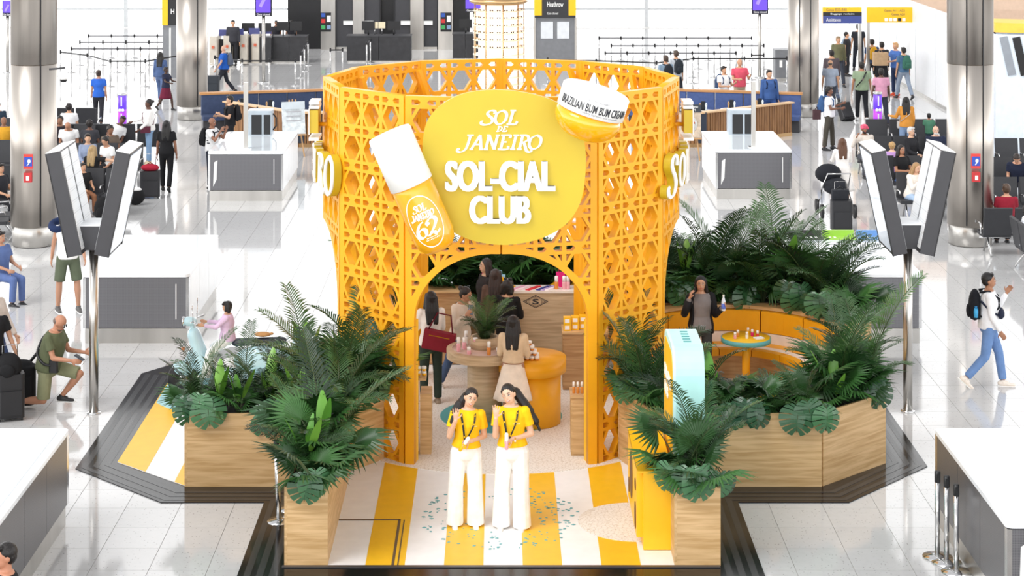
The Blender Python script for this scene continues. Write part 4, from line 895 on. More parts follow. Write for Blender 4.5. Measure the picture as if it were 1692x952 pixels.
def person(label, x, y, face=0., H=1.70, arms='down', legs='stand', top='#888888', bot='#333333', skin='#C89878', hair='#1C1513', fem=False, hs='short', sleeve='short', bottom='trousers', shoe='#2A2A2C', vox=.018,
           lean=0., head=(0, 0, 0), seat=None, wide=1., face_on=None, extra=None, group=None, hands=None, side=0., hem=-.06, z0=0., stance=0., loose=.04):
    s = H/1.70; t = thing('person', label, 'person', (x, y, z0), math.radians(face), group); V = Vector
    arms = ARM[arms] if isinstance(arms, str) else arms; lg = LEG[legs] if isinstance(legs, str) else legs
    U_ = V((math.sin(math.radians(side)), -math.sin(math.radians(lean)), math.cos(math.radians(lean)))).normalized(); Rr = V((1, 0, 0)); Rr = (Rr-U_*Rr.dot(U_)).normalized(); Fw = U_.cross(Rr)*-1
    if Fw.y > 0: Fw = -Fw
    def dv(a, b, sd): a = math.radians(a); b = math.radians(b); return V((sd*math.sin(b), -math.sin(a)*math.cos(b), -math.cos(a)*math.cos(b)))
    L = {}
    hipw = .088*s
    for i, sd in ((0, 1), (1, -1)):
        th, sh = lg[i][0], lg[i][1]; ab = lg[i][2] if len(lg[i]) > 2 else 2+stance; hip = V((sd*hipw, 0, -.03*s)); kn = hip+dv(th, ab, sd)*.43*s; an = kn+dv(sh, ab*.3, sd)*.42*s
        ft = V((0, -1, 0)) if sh > -24 else (V((0, .8, -.6)) if sh < -75 else (V((0, -1, 0)) if (legs == 'knee' or th > 50) else V((0, -math.cos(math.radians(-sh)), -math.sin(math.radians(-sh)))))); L[i] = (hip, kn, an, ft)
    low = min(min(L[i][2].z-.075*s, L[i][1].z-.055*s, L[i][2].z-.03*s+L[i][3].z*.15*s) for i in (0, 1)); B = V((0, 0, -low if seat is None else seat+.10*s))
    for i in (0, 1): L[i] = tuple(p+B for p in L[i][:3])+(L[i][3],)
    sk, ct, cb = skinm(skin), clothm(top), clothm(bot)
    body = MB(); torso(body, B, U_, Rr, Fw, s, fem, 0, wide=wide)
    nb = B+U_*.50*s; Hm = (Matrix((Rr, -Fw, U_)).transposed()) @ Euler([math.radians(a) for a in (head[0], head[1], head[2])], 'XYZ').to_matrix()
    hc = nb+U_*.038*s+(Hm @ V((0, -.012, .085)))*s
    body.seg(nb-U_*.04*s, hc-Hm @ V((0, -.01, .05))*s, .056*s, .05*s, 10, caps=2)
    hp = lambda a, b, c: hc+(Hm @ V((a, b, c)))*s
    body.ell(hc+Hm @ V((0, .008, .02))*s, (.076*s, .09*s, .094*s), Hm, 14, 10); body.ell(hp(0, -.02, -.034), (.060*s, .064*s, .068*s), Hm, 12, 8)
    body.seg(hp(0, -.082, .014), hp(0, -.092, -.014), .007*s, .0105*s, 6, caps=2)
    for sd in (-1, 1): body.ell(hp(sd*.072, .008, -.004), (.012*s, .02*s, .03*s), Hm, 6, 5)
    shirt = MB(); torso(shirt, B, U_, Rr, Fw, s, fem, .016, hem, .485, wide, loose)
    hold = {}; armp = {}
    for i, sd in ((0, 1), (1, -1)):
        ud, fd = [V((q[0]*sd, -q[1], q[2])).normalized() for q in arms[i]]
        M3 = Matrix((Rr, -Fw, U_)).transposed()
        sw = (.158 if fem else .178)*s*wide; sh = B+U_*.43*s+Rr*(sd*sw); el = sh+(M3 @ ud)*.275*s; fdw = M3 @ fd; wr = el+fdw*.245*s
        body.seg(sh, el, .048*s, .037*s, 9, caps=2); body.seg(el, wr, .038*s, .026*s, 9, caps=2)
        hd = (hands or {}).get(i, {}); pd = V(hd.get('d', fdw)).normalized(); nrm = V(hd.get('n', (sd*-1., 0, 0))); nrm = (nrm-pd*nrm.dot(pd)).normalized(); latv = pd.cross(nrm); curl = hd.get('curl', .5)
        pc = wr+pd*.045*s; body.seg(wr, wr+pd*.07*s, .026*s, .034*s, 8, caps=2, flat=.5, side=latv)
        if vox < .0125 or True:
            fr = .0085*s if vox < .008 else .0105*s
            for q, ln in enumerate((.068, .076, .071, .056)):
                p0 = wr+pd*.085*s+latv*((q-1.5)*.0205*s); d1 = (pd+nrm*curl*.6+latv*(q-1.5)*(.10 if curl < .2 else 0)).normalized(); d2 = (pd+nrm*curl*1.9+latv*(q-1.5)*(.10 if curl < .2 else 0)).normalized(); p1 = p0+d1*ln*.52*s
                body.seg(p0-d1*.02*s, p1, fr, fr*.95, 6, caps=2); body.seg(p1, p1+d2*ln*.5*s, fr*.95, fr*.8, 6, caps=2)
            tsd = hd.get('thumb', -1); th = latv*tsd; p0 = wr+pd*.03*s+th*.026*s; p1 = p0+(pd*.55+th*.75+nrm*.25*curl).normalized()*.042*s
            body.seg(p0, p1, fr*1.25, fr*1.1, 6, caps=2); body.seg(p1, p1+(pd*.9+th*.35+nrm*.5*curl).normalized()*.036*s, fr*1.1, fr*.85, 6, caps=2)
        hold[i] = wr+pd*.09*s+nrm*.03*s; armp[i] = (sh, el, wr)
        if sleeve == 'short': shirt.seg(sh-U_*.006*s, sh.lerp(el, .62), .060*s, .066*s, 10, caps=1); shirt.ell(sh-U_*.004*s, (.063*s,)*3, None, 10, 6)
        elif sleeve == 'long': shirt.ell(sh, (.066*s,)*3, None, 10, 6); shirt.seg(sh, el, .062*s, .05*s, 10, caps=2); shirt.seg(el, wr, .05*s, .038*s, 10, caps=1)
        elif sleeve == 'none': shirt.seg(sh-ud*.02, sh.lerp(el, .05), .058*s, .056*s, 8, caps=2)
    tr = MB()
    if bottom != 'dress': torso(tr, B, U_, Rr, Fw, s, fem, .002 if bottom == 'wide' else .012, -.16, .045 if not fem else .10, wide)
    for i, sd in ((0, 1), (1, -1)):
        hip, kn, an, ft = L[i]; so = V((0, ft.z, -ft.y)); fd = an+ft*.09*s-so*.042*s
        body.seg(hip, kn, .082*s, .055*s, 10, caps=2); body.seg(kn, kn.lerp(an, .35), .053*s, .056*s, 10, caps=2); body.seg(kn.lerp(an, .35), an, .056*s, .034*s, 10, caps=2)
        body.seg(an-so*.02*s, fd, .026*s, .018*s, 8, caps=2)
        if bottom in ('trousers', 'wide', 'slim'):
            k1, k2 = {'trousers': (.068, .06), 'wide': (.092, .108), 'slim': (.06, .045)}[bottom]; tr.seg(hip, kn, (.096 if bottom != 'wide' else .104)*s, k1*s, 12, caps=2); tr.ell(kn, (k1*s,)*3); end = an-V((0, 0, .03*s)) if bottom == 'wide' else kn.lerp(an, .93)
            tr.seg(kn, end, k1*s, k2*s, 12, caps=1)
        elif bottom == 'shorts': tr.seg(hip, hip.lerp(kn, .95), .10*s, .092*s, 12, caps=1); tr.ell(hip, (.1*s,)*3)
        if shoe:
            sm = MB()
            a = an-so*.035*s
            sm.seg(a-ft*.03*s, a+ft*.05*s-so*.002*s, .047*s, .045*s, 8, caps=2, flat=.9, side=V((1, 0, 0))).seg(a, an+so*.02*s, .046*s, .04*s, 8, caps=1); sm.seg(a+ft*.05*s-so*.012*s, a+ft*.15*s-so*.018*s, .042*s, .034*s, 8, caps=2, flat=.7, side=V((1, 0, 0)))
            o = part(t, 'shoe', sm, mat('shoe_'+shoe[1:], shoe, .5))
            if vox < .015: part(o, 'sole', MB().seg(a-ft*.05*s-so*.04*s, a+ft*.17*s-so*.04*s, .042*s, .038*s, 10, caps=2, flat=.28, side=V((1, 0, 0))), WHITE)
    o = part(t, 'body', body, sk); remesh(o, vox, 2)
    if bottom in ('skirt', 'dress'):
        z1 = .06*s; n = 28; rings = []
        dn = -U_ if seat is None else V((0, 0, -1))
        for q in range(8):
            f = q/7; r = (.15+.13*f)*s; rings.append([B+U_*z1+V((0, 0, -f*.52*s))+V((r*(1+.06*f*math.sin(9*a_))*math.cos(a_), .82*r*(1+.06*f*math.sin(9*a_))*math.sin(a_), 0)) for a_ in [2*PI*k/n for k in range(n)]])
        part(t, 'skirt', MB().rings(rings), cb)
    else:
        if legs == 'sit' and bottom == 'skirt': pass
        o = part(t, {'shorts': 'shorts'}.get(bottom, 'trousers'), tr, cb); remesh(o, vox*1.05, 3)
    o = part(t, 'shirt', shirt, ct); remesh(o, vox*1.05, 3)
    # hair
    if hs:
        hm = hairm(hair); h = MB()
        if hs == 'bald': h.ell(hp(0, .042, .0), (.074*s, .066*s, .05*s), Hm, 12, 8)
        elif hs == 'turban': h.ell(hp(0, .012, .06), (.098*s, .112*s, .075*s), Hm, 14, 8); h.seg(hp(-.08, -.04, .03), hp(.03, -.085, .1), .03*s, .03*s, 8, caps=2); h.seg(hp(.08, -.04, .03), hp(-.03, -.085, .1), .03*s, .03*s, 8, caps=2)
        else:
            h.ell(hp(0, .022, .038), (.083*s, .092*s, .091*s), Hm, 16, 10); h.ell(hp(0, .042, .0), (.081*s, .068*s, .075*s), Hm, 12, 8)
            if hs in ('short', 'bob'): h.seg(hp(-.04, -.052, .092), hp(.04, -.052, .092), .026*s, .026*s, 8, caps=2)
            if hs == 'long':
                for dx in (-.055, -.02, .02, .055): h.seg(hp(dx, .05, .03), hp(dx*1.15, .085, -.14), .04*s, .044*s, 8, caps=2); h.seg(hp(dx*1.15, .085, -.14), hp(dx*1.1, .115, -.33), .046*s, .034*s, 8, caps=2)
                for dx in (-1, 1): h.seg(hp(dx*.066, -.01, .07), hp(dx*.088, .01, -.12), .022*s, .034*s, 8, caps=2)
            elif hs == 'bob':
                for dx in (-.07, -.03, .03, .07): h.seg(hp(dx, .04, .02), hp(dx*1.15, .05, -.075), .04*s, .038*s, 8, caps=2)
                for dx in (-1, 1): h.seg(hp(dx*.07, -.02, .06), hp(dx*.082, -.015, -.06), .022*s, .026*s, 8, caps=2)
                h.seg(hp(-.05, -.082, .065), hp(.05, -.082, .065), .022*s, .022*s, 8, caps=2)
            elif hs == 'bun': h.ell(hp(0, .12, .06), (.04*s,)*3, None, 8, 6)
            elif hs == 'curly':
                rn = random.Random(int(x*100)); 
                for _ in range(26): a, b_ = rn.uniform(0, 6.28), rn.uniform(-.2, 1.4); h.ell(hp(.075*math.cos(a)*math.cos(b_), .03+.08*math.sin(a)*math.cos(b_)*(1 if math.sin(a) > 0 else .7), .03+.085*math.sin(b_)), (.028*s,)*3, None, 6, 5)
            elif isinstance(hs, tuple):      # ponytail: list of head-frame points
                pts = [hp(*q) for q in hs[0]]; 
                for a_, b_, r_ in zip(pts[:-1], pts[1:], hs[1]): h.seg(a_, b_, r_*s, r_*.96*s, 10, caps=2)
                for dx in (-1, 1): h.seg(hp(dx*.069, .0, .05), hp(dx*.07, .045, .0), .018*s, .02*s, 8, caps=2)
        o = part(t, 'turban' if hs == 'turban' else 'hair', h, hm if hs != 'turban' else clothm(hair)); remesh(o, min(vox, .014)*.8, 1)
    if face_on or (face_on is None and vox < .017):
        EY = mat('eye_dark', '#241610', .2); LP = mat('lip_rose', '#B5524E', .4); EW = mat('eye_white', '#F2EFEA', .3); BR_ = hairm(hair if hs != 'turban' else '#1C1513')
        for sd in (-1, 1):
            e = part(t, 'eye', MB().ell(hp(sd*.030, -.0775, .016), (.0135*s, .008*s, .0075*s), Hm, 8, 6), EW); part(e, 'iris', MB().ell(hp(sd*.030, -.0835, .016), (.0062*s, .004*s, .0062*s), Hm, 8, 6), EY)
            part(e, 'lash', MB().tube([hp(sd*.015, -.083, .0195), hp(sd*.03, -.087, .0262), hp(sd*.046, -.078, .021)], .0022*s, 5), EY)
            part(t, 'eyebrow', MB().tube([hp(sd*.014, -.088, .038), hp(sd*.03, -.087, .045), hp(sd*.048, -.075, .039)], [.003*s, .0035*s, .002*s], 5), BR_)
        m_ = part(t, 'mouth', MB().tube([hp(-.024, -.075, -.042), hp(-.012, -.084, -.048), hp(0, -.086, -.05), hp(.012, -.084, -.048), hp(.024, -.075, -.042)], [.002*s, .005*s, .006*s, .005*s, .002*s], 6), LP)
        if vox < .008: part(m_, 'teeth', MB().tube([hp(-.015, -.083, -.044), hp(0, -.0885, -.047), hp(.015, -.083, -.044)], .003*s, 5), EW)
    return t, dict(s=s, B=B, U=U_, R=Rr, F=Fw, hp=hp, hold=hold, nb=nb, L=L, arms=armp)
def local_to_world(t, p): return Vector(t.location)+Rz(t.rotation_euler.z) @ Vector(p)
def attach(t, info, kind, colr, label, p=None):
    """bags worn by a person: things of their own, standing where they are worn"""
    s = info['s']; B, U_, R_, F_ = info['B'], info['U'], info['R'], info['F']
    m = clothm(colr)
    def mk(name, cat, c): q = thing(name, label, cat, local_to_world(t, c), t.rotation_euler.z); return q
    if kind == 'backpack':
        c = B+U_*.27*s-F_*.20*s; q = mk('backpack', 'bag', c); M = Matrix((R_, -F_, U_)).transposed()
        mb = MB(); mb.ell((0, 0, 0), (.155*s, .095*s, .235*s), M, 14, 9); mb.box(M @ Vector((0, 0, -.06)), (.27*s, .15*s, .26*s), M); remesh(part(q, 'pack_body', mb, m), .016, 4)
        mb = MB().ell(M @ Vector((0, .085*s, -.09)), (.11*s, .04*s, .1*s), M, 10, 6); part(q, 'front_pocket', mb, m)
        for sd in (-1, 1):
            pts = [Vector((sd*.08, -.06, .2)), Vector((sd*.1, -.2, .215)), Vector((sd*.115, -.335, .12)), Vector((sd*.12, -.335, 0)), Vector((sd*.13, -.2, -.12)), Vector((sd*.1, -.08, -.15))]
            part(q, 'strap', MB().tube([M @ (v*s) for v in pts], .019*s, 6), m)
        return q
    if kind == 'crossbag':
        c = B+U_*.0*s+R_*.17*s+F_*.1*s; q = mk('shoulder_bag', 'bag', c); part(q, 'bag_body', MB().rbox((0, 0, -.02), (.1*s, .26*s, .17*s), .03), m)
        a = R_*-.3*s+U_*.46*s-F_*.08*s; part(q, 'strap', MB().tube([(0, 0, .05), R_*-.05*s+U_*.2*s+F_*.08*s, R_*-.2*s+U_*.38*s+F_*.06*s, a, R_*-.25*s+U_*.3*s-F_*.28*s, R_*-.02*s-F_*.2*s+U_*.1*s, (0, 0, .05)], .010, 5), m)
        return q
def suitcase(x, y, rz, colr, label, h=.55, w=.38, d=.24, tilt=0, z=0):
    t = thing('suitcase', label, 'suitcase', (x, y, z), math.radians(rz)); m = mat('case_'+colr[1:], colr, .5, var=.08); M = Rx(math.radians(tilt))
    part(t, 'shell', MB().rbox(M @ Vector((0, 0, h/2+.04)), (w, d, h), .05, 4, M), m); part(t, 'front_pocket', MB().rbox(M @ Vector((0, -d/2-.012, h*.42)), (w*.8, .03, h*.55), .01, 2, M), m)
    for sx_ in (-1, 1):
        for sy_ in (-1, 1): part(t, 'wheel', MB().seg(M @ Vector((sx_*w*.4-.012, sy_*d*.35, .025)), M @ Vector((sx_*w*.4+.012, sy_*d*.35, .025)), .025, .025, 10, smooth=False), BLACK)
    part(t, 'handle', MB().tube([M @ Vector(v) for v in ((-w*.28, d*.3, h), (-w*.28, d*.3, h+.42), (w*.28, d*.3, h+.42), (w*.28, d*.3, h))], .009, 6), CHROME)
    return t
def pf(px, py): v = P(px, py); return v.x, v.y                      # foot pixel
def ph(px, py, H): Y = F*(CH-H)/(py-HY); return PY(px, Y), Y          # head-top pixel
# ---- the two hostesses
HY1 = '#FBC316'
x1, y1 = pf(770, 872)
wave = {'d': (.05, -.1, 1), 'n': (0, -1, 0), 'curl': .05, 'thumb': 1}
p1, i1 = person('left waving hostess in yellow shirt with dark ponytail over her shoulder', x1, y1, 4, 1.67, (((.22, -.08, -1), (-.85, .75, -.12)), ((.22, .25, -1), (-.28, .45, 1))), ((1, -3, 3), (-1, -3, 5)), HY1, '#F4F1EC', '#DDB092', '#1E1614', True,
    (((0, .07, .05), (-.03, .11, -.02), (-.08, .08, -.12), (-.125, .02, -.22), (-.13, -.03, -.33), (-.11, -.04, -.42)), (.046, .056, .062, .05, .026)), 'short', 'wide', '#EFEDE8', .0065, head=(4, 14, 8), side=3, hem=.04,
    hands={1: wave, 0: {'d': (-.9, -.5, -.1), 'n': (0, -1, .0), 'curl': 1.0, 'thumb': -1}})
x2, y2 = pf(847, 876)
p2, i2 = person('right waving hostess in yellow shirt with long dark hair down her back', x2, y2, -6, 1.74, (((.24, -.05, -1), (-.85, .7, -.05)), ((.1, .35, -1), (-.1, .42, 1))), ((3, -6, 2), (-4, 1, 5)), HY1, '#F6F3EF', '#E2B699', '#181210', True,
    (((0, .075, .06), (.05, .12, -.02), (.10, .11, -.14), (.15, .10, -.27), (.19, .10, -.40), (.21, .09, -.5)), (.048, .058, .06, .046, .018)), 'short', 'wide', '#EFEDE8', .0065, head=(4, -14, -10), side=-2, hem=.04,
    hands={1: wave, 0: {'d': (-.9, -.45, -.15), 'n': (0, -1, .0), 'curl': 1.0, 'thumb': -1}})
def lanyard(t, i, label, k):
    s = i['s']; B, U_, R_, F_, nb = i['B'], i['U'], i['R'], i['F'], i['nb']
    q = thing('lanyard', label, 'lanyard', local_to_world(t, (0, 0, 0)), t.rotation_euler.z); m = mat('lanyard_black', '#151515', .6)
    bot = B+U_*.13*s+F_*.175*s-R_*.03*s
    for sd in (-1, 1):
        pts = [nb-F_*.06*s+U_*.0, nb+R_*sd*.068*s-U_*.015*s, nb+R_*sd*.082*s+F_*.105*s-U_*.07*s, nb+R_*sd*.06*s+F_*.172*s-U_*.18*s, bot]
        pts = catmull(pts, 5); R2 = []
        for j, p in enumerate(pts):
            d = (pts[min(j+1, len(pts)-1)]-pts[max(j-1, 0)]).normalized(); w = R_*.011*s*(1 if abs(d.dot(R_)) < .8 else .3)+U_*.004*s; nn = F_*.003; R2.append([p-w-nn, p+w-nn, p+w+nn, p-w+nn])
        part(q, 'strap', MB().rings(R2, 0, False), m)
        for j in range(6, len(pts)-2, 4): part(q, 'print', MB().box(pts[j]+F_*.004, (.012, .004, .02)), YEL2)
    part(q, 'clip', MB().box(bot-U_*.02*s, (.014, .01, .05)), CHROME)
lanyard(p1, i1, 'black lanyard with yellow marks around the neck of the left hostess', 1); lanyard(p2, i2, 'black lanyard with yellow marks around the neck of the right hostess', 2)
for t, i, lb, ang in ((p1, i1, 'small white and yellow mist bottle held by the left hostess', 35), (p2, i2, 'small white and pink mist bottle held by the right hostess', 0)):
    c = local_to_world(t, i['hold'][0]+Vector((-.01, -.012, 0))); b = thing('mist_bottle', lb, 'bottle', c); M = Ry(math.radians(ang))
    part(b, 'bottle_body', MB().lathe([(.012, -.1), (.022, -.09), (.022, .0), (.018, .01)], n=14, M=M), YEL2 if ang else PINK); part(b, 'cap', MB().lathe([(.02, .0), (.022, .02), (.022, .085), (.012, .1)], n=14, M=M), WHITE)
for t, i, lb in ((p1, i1, 'left'), (p2, i2, 'right')):      # small chest print
    s = i['s']; me = text_mesh('chest_print', 'SOL DE JANEIRO', .075, .01, .002, WHITE); o = link('chest_print', me, t); c = i['B']+i['U']*.325*s+i['F']*.165*s+i['R']*.075*s
    M = Matrix((i['R'], i['U'], i['F'])).transposed().to_4x4(); M.translation = c; o.matrix_basis = M
b = thing('wristwatch', 'gold bracelet watch on the wrist of the right hostess', 'watch', local_to_world(p2, i2['hold'][0])+Vector((.09, .03, .0))); part(b, 'band', MB().lathe([(.03, -.008), (.033, 0), (.03, .008)], n=16, M=Ry(PI/2)), mat('gold', '#D6A93C', .3, 1.)); part(b, 'dial', MB().ell((0, -.032, 0), (.012, .005, .012)), WHITE)
# ---- shoppers inside the booth
x, y = ph(712, 481, 1.66); t, i = person('long haired woman in white top and dark green trousers seen from behind', x, y, 195, 1.66, 'phone', 'stand', '#E9E4DE', '#2D3830', '#A8785A', '#0E0C0D', True, 'long', 'long', 'trousers', '#8C7A66', .012)
q = thing('red_handbag', 'dark red leather handbag hanging on the arm of the woman with long black hair', 'bag', (x+.1, y-.22, .86)); part(q, 'bag_body', MB().prism([(-.23, -.07), (.23, -.07), (.23, .07), (-.23, .07)], 0, .27), clothm('#7E1E2C')); part(q, 'strap', MB().tube([(-.18, 0, .26), (-.1, .1, .5), (.1, .1, .5), (.18, 0, .26)], .012), clothm('#5E1420')); part(q, 'zip', MB().bx(-.15, .15, -.074, -.07, .2, .212), mat('gold', '#D6A93C'))
q.rotation_euler = (0, .18, -.1)
x, y = ph(760, 466, 1.66); t, i = person('woman in beige shirt and blue jeans raising a phone beside the round table', x, y, 40, 1.66, (((.1, .35, -.9), (-.35, .5, .9)), ((.1, .35, -.9), (-.35, .5, .9))), 'walk2', '#D5C9BA', '#47597A', '#B08264', '#17110F', True, 'bun', 'long', 'trousers', '#E8E4DE', .012, lean=10, head=(10, 0, 20))
q = thing('mobile_phone', 'dark phone held up by the woman in the beige shirt', 'phone', local_to_world(t, i['hold'][1])); part(q, 'phone_case', MB().rbox((0, 0, .03), (.075, .01, .15), .004), BLACK); part(q, 'screen', MB().box((0, -.006, .03), (.066, .002, .14)), mat('screen_glow', '#8FA4C0', .2))
x, y = ph(803, 427, 1.72); person('woman in glasses with long dark hair at the back of the booth, head turned left', x, y, -70, 1.72, 'down', 'stand', '#2B2626', '#222222', '#C39A7C', '#231714', True, 'long', 'long', vox=.014)
x, y = ph(822, 440, 1.68); person('brown haired woman seen from behind under the arch near the high counter', x-.03, y-.1, 170, 1.66, 'down', 'stand', '#5A463C', '#2A2A2E', '#B98C6E', '#2A1B16', True, 'long', 'long', vox=.014)
x, y = ph(838, 462, 1.64); t, i = person('woman in black with sunglasses on her head behind the girl in the white skirt', x, y, 160, 1.64, 'phone', 'stand', '#141416', '#1A1A1C', '#B98C6E', '#0F0D0E', True, 'bob', 'long', vox=.013)
q = thing('sunglasses', 'dark sunglasses worn on top of the black haired head in the booth', 'glasses', local_to_world(t, i['hp'](0, -.02, .13))); part(q, 'lens', MB().ell((-.035, .0, 0), (.03, .01, .02)), BLACK); part(q, 'lens', MB().ell((.035, 0, 0), (.03, .01, .02)), BLACK); part(q, 'bridge', MB().seg((-.01, 0, 0), (.01, 0, 0), .004), CHROME)
x, y = ph(850, 513, 1.62); y = 26.85; x = PY(848, y); person('young woman in beige cardigan and pleated white skirt at the round table', x, y, 170, 1.63, 'phone', 'stand', '#D9C3A4', '#F1E6D8', '#A97B5F', '#120E0F', True, 'long', 'long', 'skirt', '#F2F0EC', .011, hem=.08)
x, y = PY(905, 30.75), 30.75; person('staff member in yellow shirt bending forward behind the high counter', x, y, 60, 1.72, 'reach', 'stand', '#F2B71C', '#202022', '#7A5038', '#14100F', False, 'short', 'short', vox=.013, lean=48)
# ---- bench nook and surroundings
x, y = ph(1158, 449, 1.66); y = 29.15; x = PY(1158, y); t, i = person('woman in black jacket on the phone holding a water bottle inside the bench nook', x, y, 8, 1.68, (((.2, .25, -1), (.25, .75, .55)), ((.42, .3, -.85), (-.3, .12, 1))), 'stand', '#77706E', '#3A3B3C', '#B98A6C', '#110D0E', True, 'long', 'long', 'trousers', '#222222', .010, head=(2, 0, -12))
jk = MB(); rg = []
for tt, rx, ry in ((-.12, .2, .15), (.0, .2, .155), (.14, .17, .13), (.3, .18, .15), (.4, .175, .13), (.455, .15, .10)):
    a0, a1 = (50, 310) if tt < .45 else (60, 300)
    rg.append([i['B']+i['U']*tt+i['R']*(rx*math.sin(math.radians(a)))+i['F']*(ry*math.cos(math.radians(a))) for a in [a0+(a1-a0)*k/18 for k in range(19)]])
jk.rings(rg, 0, True, False, False)
for q in (0, 1): a, b, c = i['arms'][q]; jk.seg(a, b, .068, .056, 10, caps=2).seg(b, b.lerp(c, .85), .056, .046, 10, caps=1)
o = part(t, 'jacket', jk, clothm('#18171A'), label='black open jacket'); sd_ = o.modifiers.new('Solidify', 'SOLIDIFY'); sd_.thickness = .008
q = thing('water_bottle', 'clear water bottle with blue label in the hand of the woman on the phone', 'bottle', local_to_world(t, i['hold'][0])); part(q, 'bottle_body', MB().lathe([(.028, -.08), (.032, -.07), (.032, .06), (.014, .12), (.014, .13)], n=14), mat('clear_plastic', '#DCE6F0', .1)); part(q, 'label_band', MB().lathe([(.0335, -.05), (.0335, .03)], n=14), mat('label_blue', '#5B78D8')); part(q, 'cap', MB().lathe([(.015, .13), (.015, .155), (.004, .156)], n=12), WHITE)
q = thing('mobile_phone', 'black phone at the ear of the woman in the bench nook', 'phone', local_to_world(t, i['hold'][1]+Vector((.02, 0, .02)))); part(q, 'phone_case', MB().rbox((0, 0, 0), (.012, .07, .14), .004), BLACK); part(q, 'camera_bump', MB().box((-.008, -.01, .04), (.004, .025, .03)), CHROME)
x, y = ph(1324, 413, 1.66); x, y = PY(1322, 31.15), 31.15; person('brown haired woman in pale blouse in front of the right service counter', x, y, 60, 1.65, 'down', 'stand', '#E6DFD8', '#D8D2CC', '#C99A7E', '#3A241B', True, 'long', 'long', vox=.013)
# ---- walking man right
x, y = pf(1634, 640); t, i = person('man in white hoodie and blue jeans walking right with a hand at his mouth', x, y, 80, 1.76, (((.1, .5, -.8), (-.15, .55, 1)), ((.1, .1, -1), (-.05, .5, -.9))), ((20, 8), (-8, -40)), '#F0F0F2', '#6F8FC0', '#A8775A', '#120F10', False, 'short', 'long', 'trousers', '#EFE3D6', .011, head=(-6, 0, 0))
q = attach(t, i, 'backpack', '#191A20', 'black backpack with blue bottle on the man in the white hoodie'); bl = thing('drink_bottle', 'bright blue bottle in the side pocket of the black backpack', 'bottle', local_to_world(t, i['B']+i['U']*.26-i['F']*.2+Vector((-.15, 0, 0))), 0); part(bl, 'bottle_body', MB().lathe([(.03, -.08), (.035, 0), (.03, .06)], n=12), mat('cyan_bottle', '#3FA9DE', .3)); part(bl, 'cap', MB().lathe([(.02, .06), (.02, .09)], n=10), mat('cyan_cap', '#2C86C0'))
bl.location = local_to_world(t, Vector((-.15, .2, i['B'].z+.2)))
q = thing('waist_bag', 'navy bag strapped across the chest of the man in the white hoodie', 'bag', local_to_world(t, i['B']+i['U']*.17+i['F']*.17), t.rotation_euler.z); part(q, 'bag_body', MB().ell((-.02, 0, 0), (.16, .06, .085)), clothm('#262B3E')); part(q, 'strap', MB().tube([(-.13, .02, -.02), (-.19, .15, .05), (-.15, .3, .2)], .018), clothm('#262B3E')); part(q, 'white_mark', MB().ell((-.06, -.055, -.02), (.035, .008, .018)), WHITE)
# ---- left side
x, y = pf(100, 678); y = 28.0; x = PY(80, y)
t, i = person('bald bearded man in olive shirt and shorts kneeling and looking at a phone', x, y, 78, 1.78, (((.12, .55, -.85), (-.1, 1, .15)), ((.12, .5, -.85), (-.15, 1, .1))), ((78, -40), (-4, -86)), '#5C6248', '#8A8C6C', '#B98468', '#6C5A50', False, 'bald', 'short', 'shorts', '#2B2B2D', .011, lean=12, head=(22, 0, 0), wide=1.12)
part(t, 'beard', MB().ell(i['hp'](0, -.04, -.07), (.05, .045, .04)), hairm('#6C5A50'))
q = thing('eyeglasses', 'black framed glasses on the kneeling man', 'glasses', local_to_world(t, i['hp'](0, -.09, .016)), t.rotation_euler.z)
for sd in (-1, 1): part(q, 'lens_frame', MB().lathe([(.021, -.002), (.024, 0), (.021, .002)], (sd*.032, 0, 0), 14, M=Rx(PI/2)), BLACK); part(q, 'temple', MB().seg((sd*.058, .0, 0), (sd*.075, .1, .0), .003), BLACK)
q = thing('mobile_phone', 'phone held out in the hand of the kneeling man', 'phone', local_to_world(t, i['hold'][1]+Vector((0, -.03, .05))), t.rotation_euler.z); part(q, 'phone_case', MB().box((0, 0, 0), (.08, .15, .012), Rx(.5)), mat('slate_case', '#3A4250', .4)); part(q, 'screen', MB().box((0, -.003, .007), (.07, .14, .003), Rx(.5)), BLACK)
q = thing('cross_strap', 'black camera strap across the back of the kneeling man', 'strap', local_to_world(t, (0, 0, 0)), t.rotation_euler.z); Bq, Uq, Fq, Rq = i['B'], i['U'], i['F'], i['R']
part(q, 'strap', MB().tube(catmull([Bq+Uq*.46+Rq*.1, Bq+Uq*.40+Rq*.08-Fq*.155, Bq+Uq*.28-Fq*.175-Rq*.04, Bq+Uq*.16-Fq*.13-Rq*.16, Bq+Uq*.08-Rq*.22+Fq*.02, Bq+Uq*.08-Rq*.16+Fq*.16], 5), .02, 6), BLACK); part(q, 'pouch', MB().rbox(Bq+Uq*.07-Rq*.17+Fq*.15, (.06, .13, .18), .02), BLACK)
q = thing('travel_rucksack', 'large black travel rucksack standing behind the kneeling man', 'bag', (x-.42, y+.1, 0), .2)
mb = MB(); mb.rbox((0, 0, .33), (.42, .30, .56), .08, 4); mb.ell((0, 0, .58), (.2, .14, .12)); remesh(part(q, 'pack_body', mb, clothm('#1A1A1C')), .02, 6); part(q, 'front_pocket', MB().rbox((0, -.16, .3), (.3, .06, .36), .03), clothm('#1A1A1C')); part(q, 'hip_strap', MB().tube([(-.2, -.1, .15), (-.28, -.05, .2), (-.24, .1, .24)], .02), BLACK); part(q, 'shoulder_strap', MB().tube([(.1, .1, .6), (.25, .12, .78), (.36, .05, .8)], .025), BLACK)
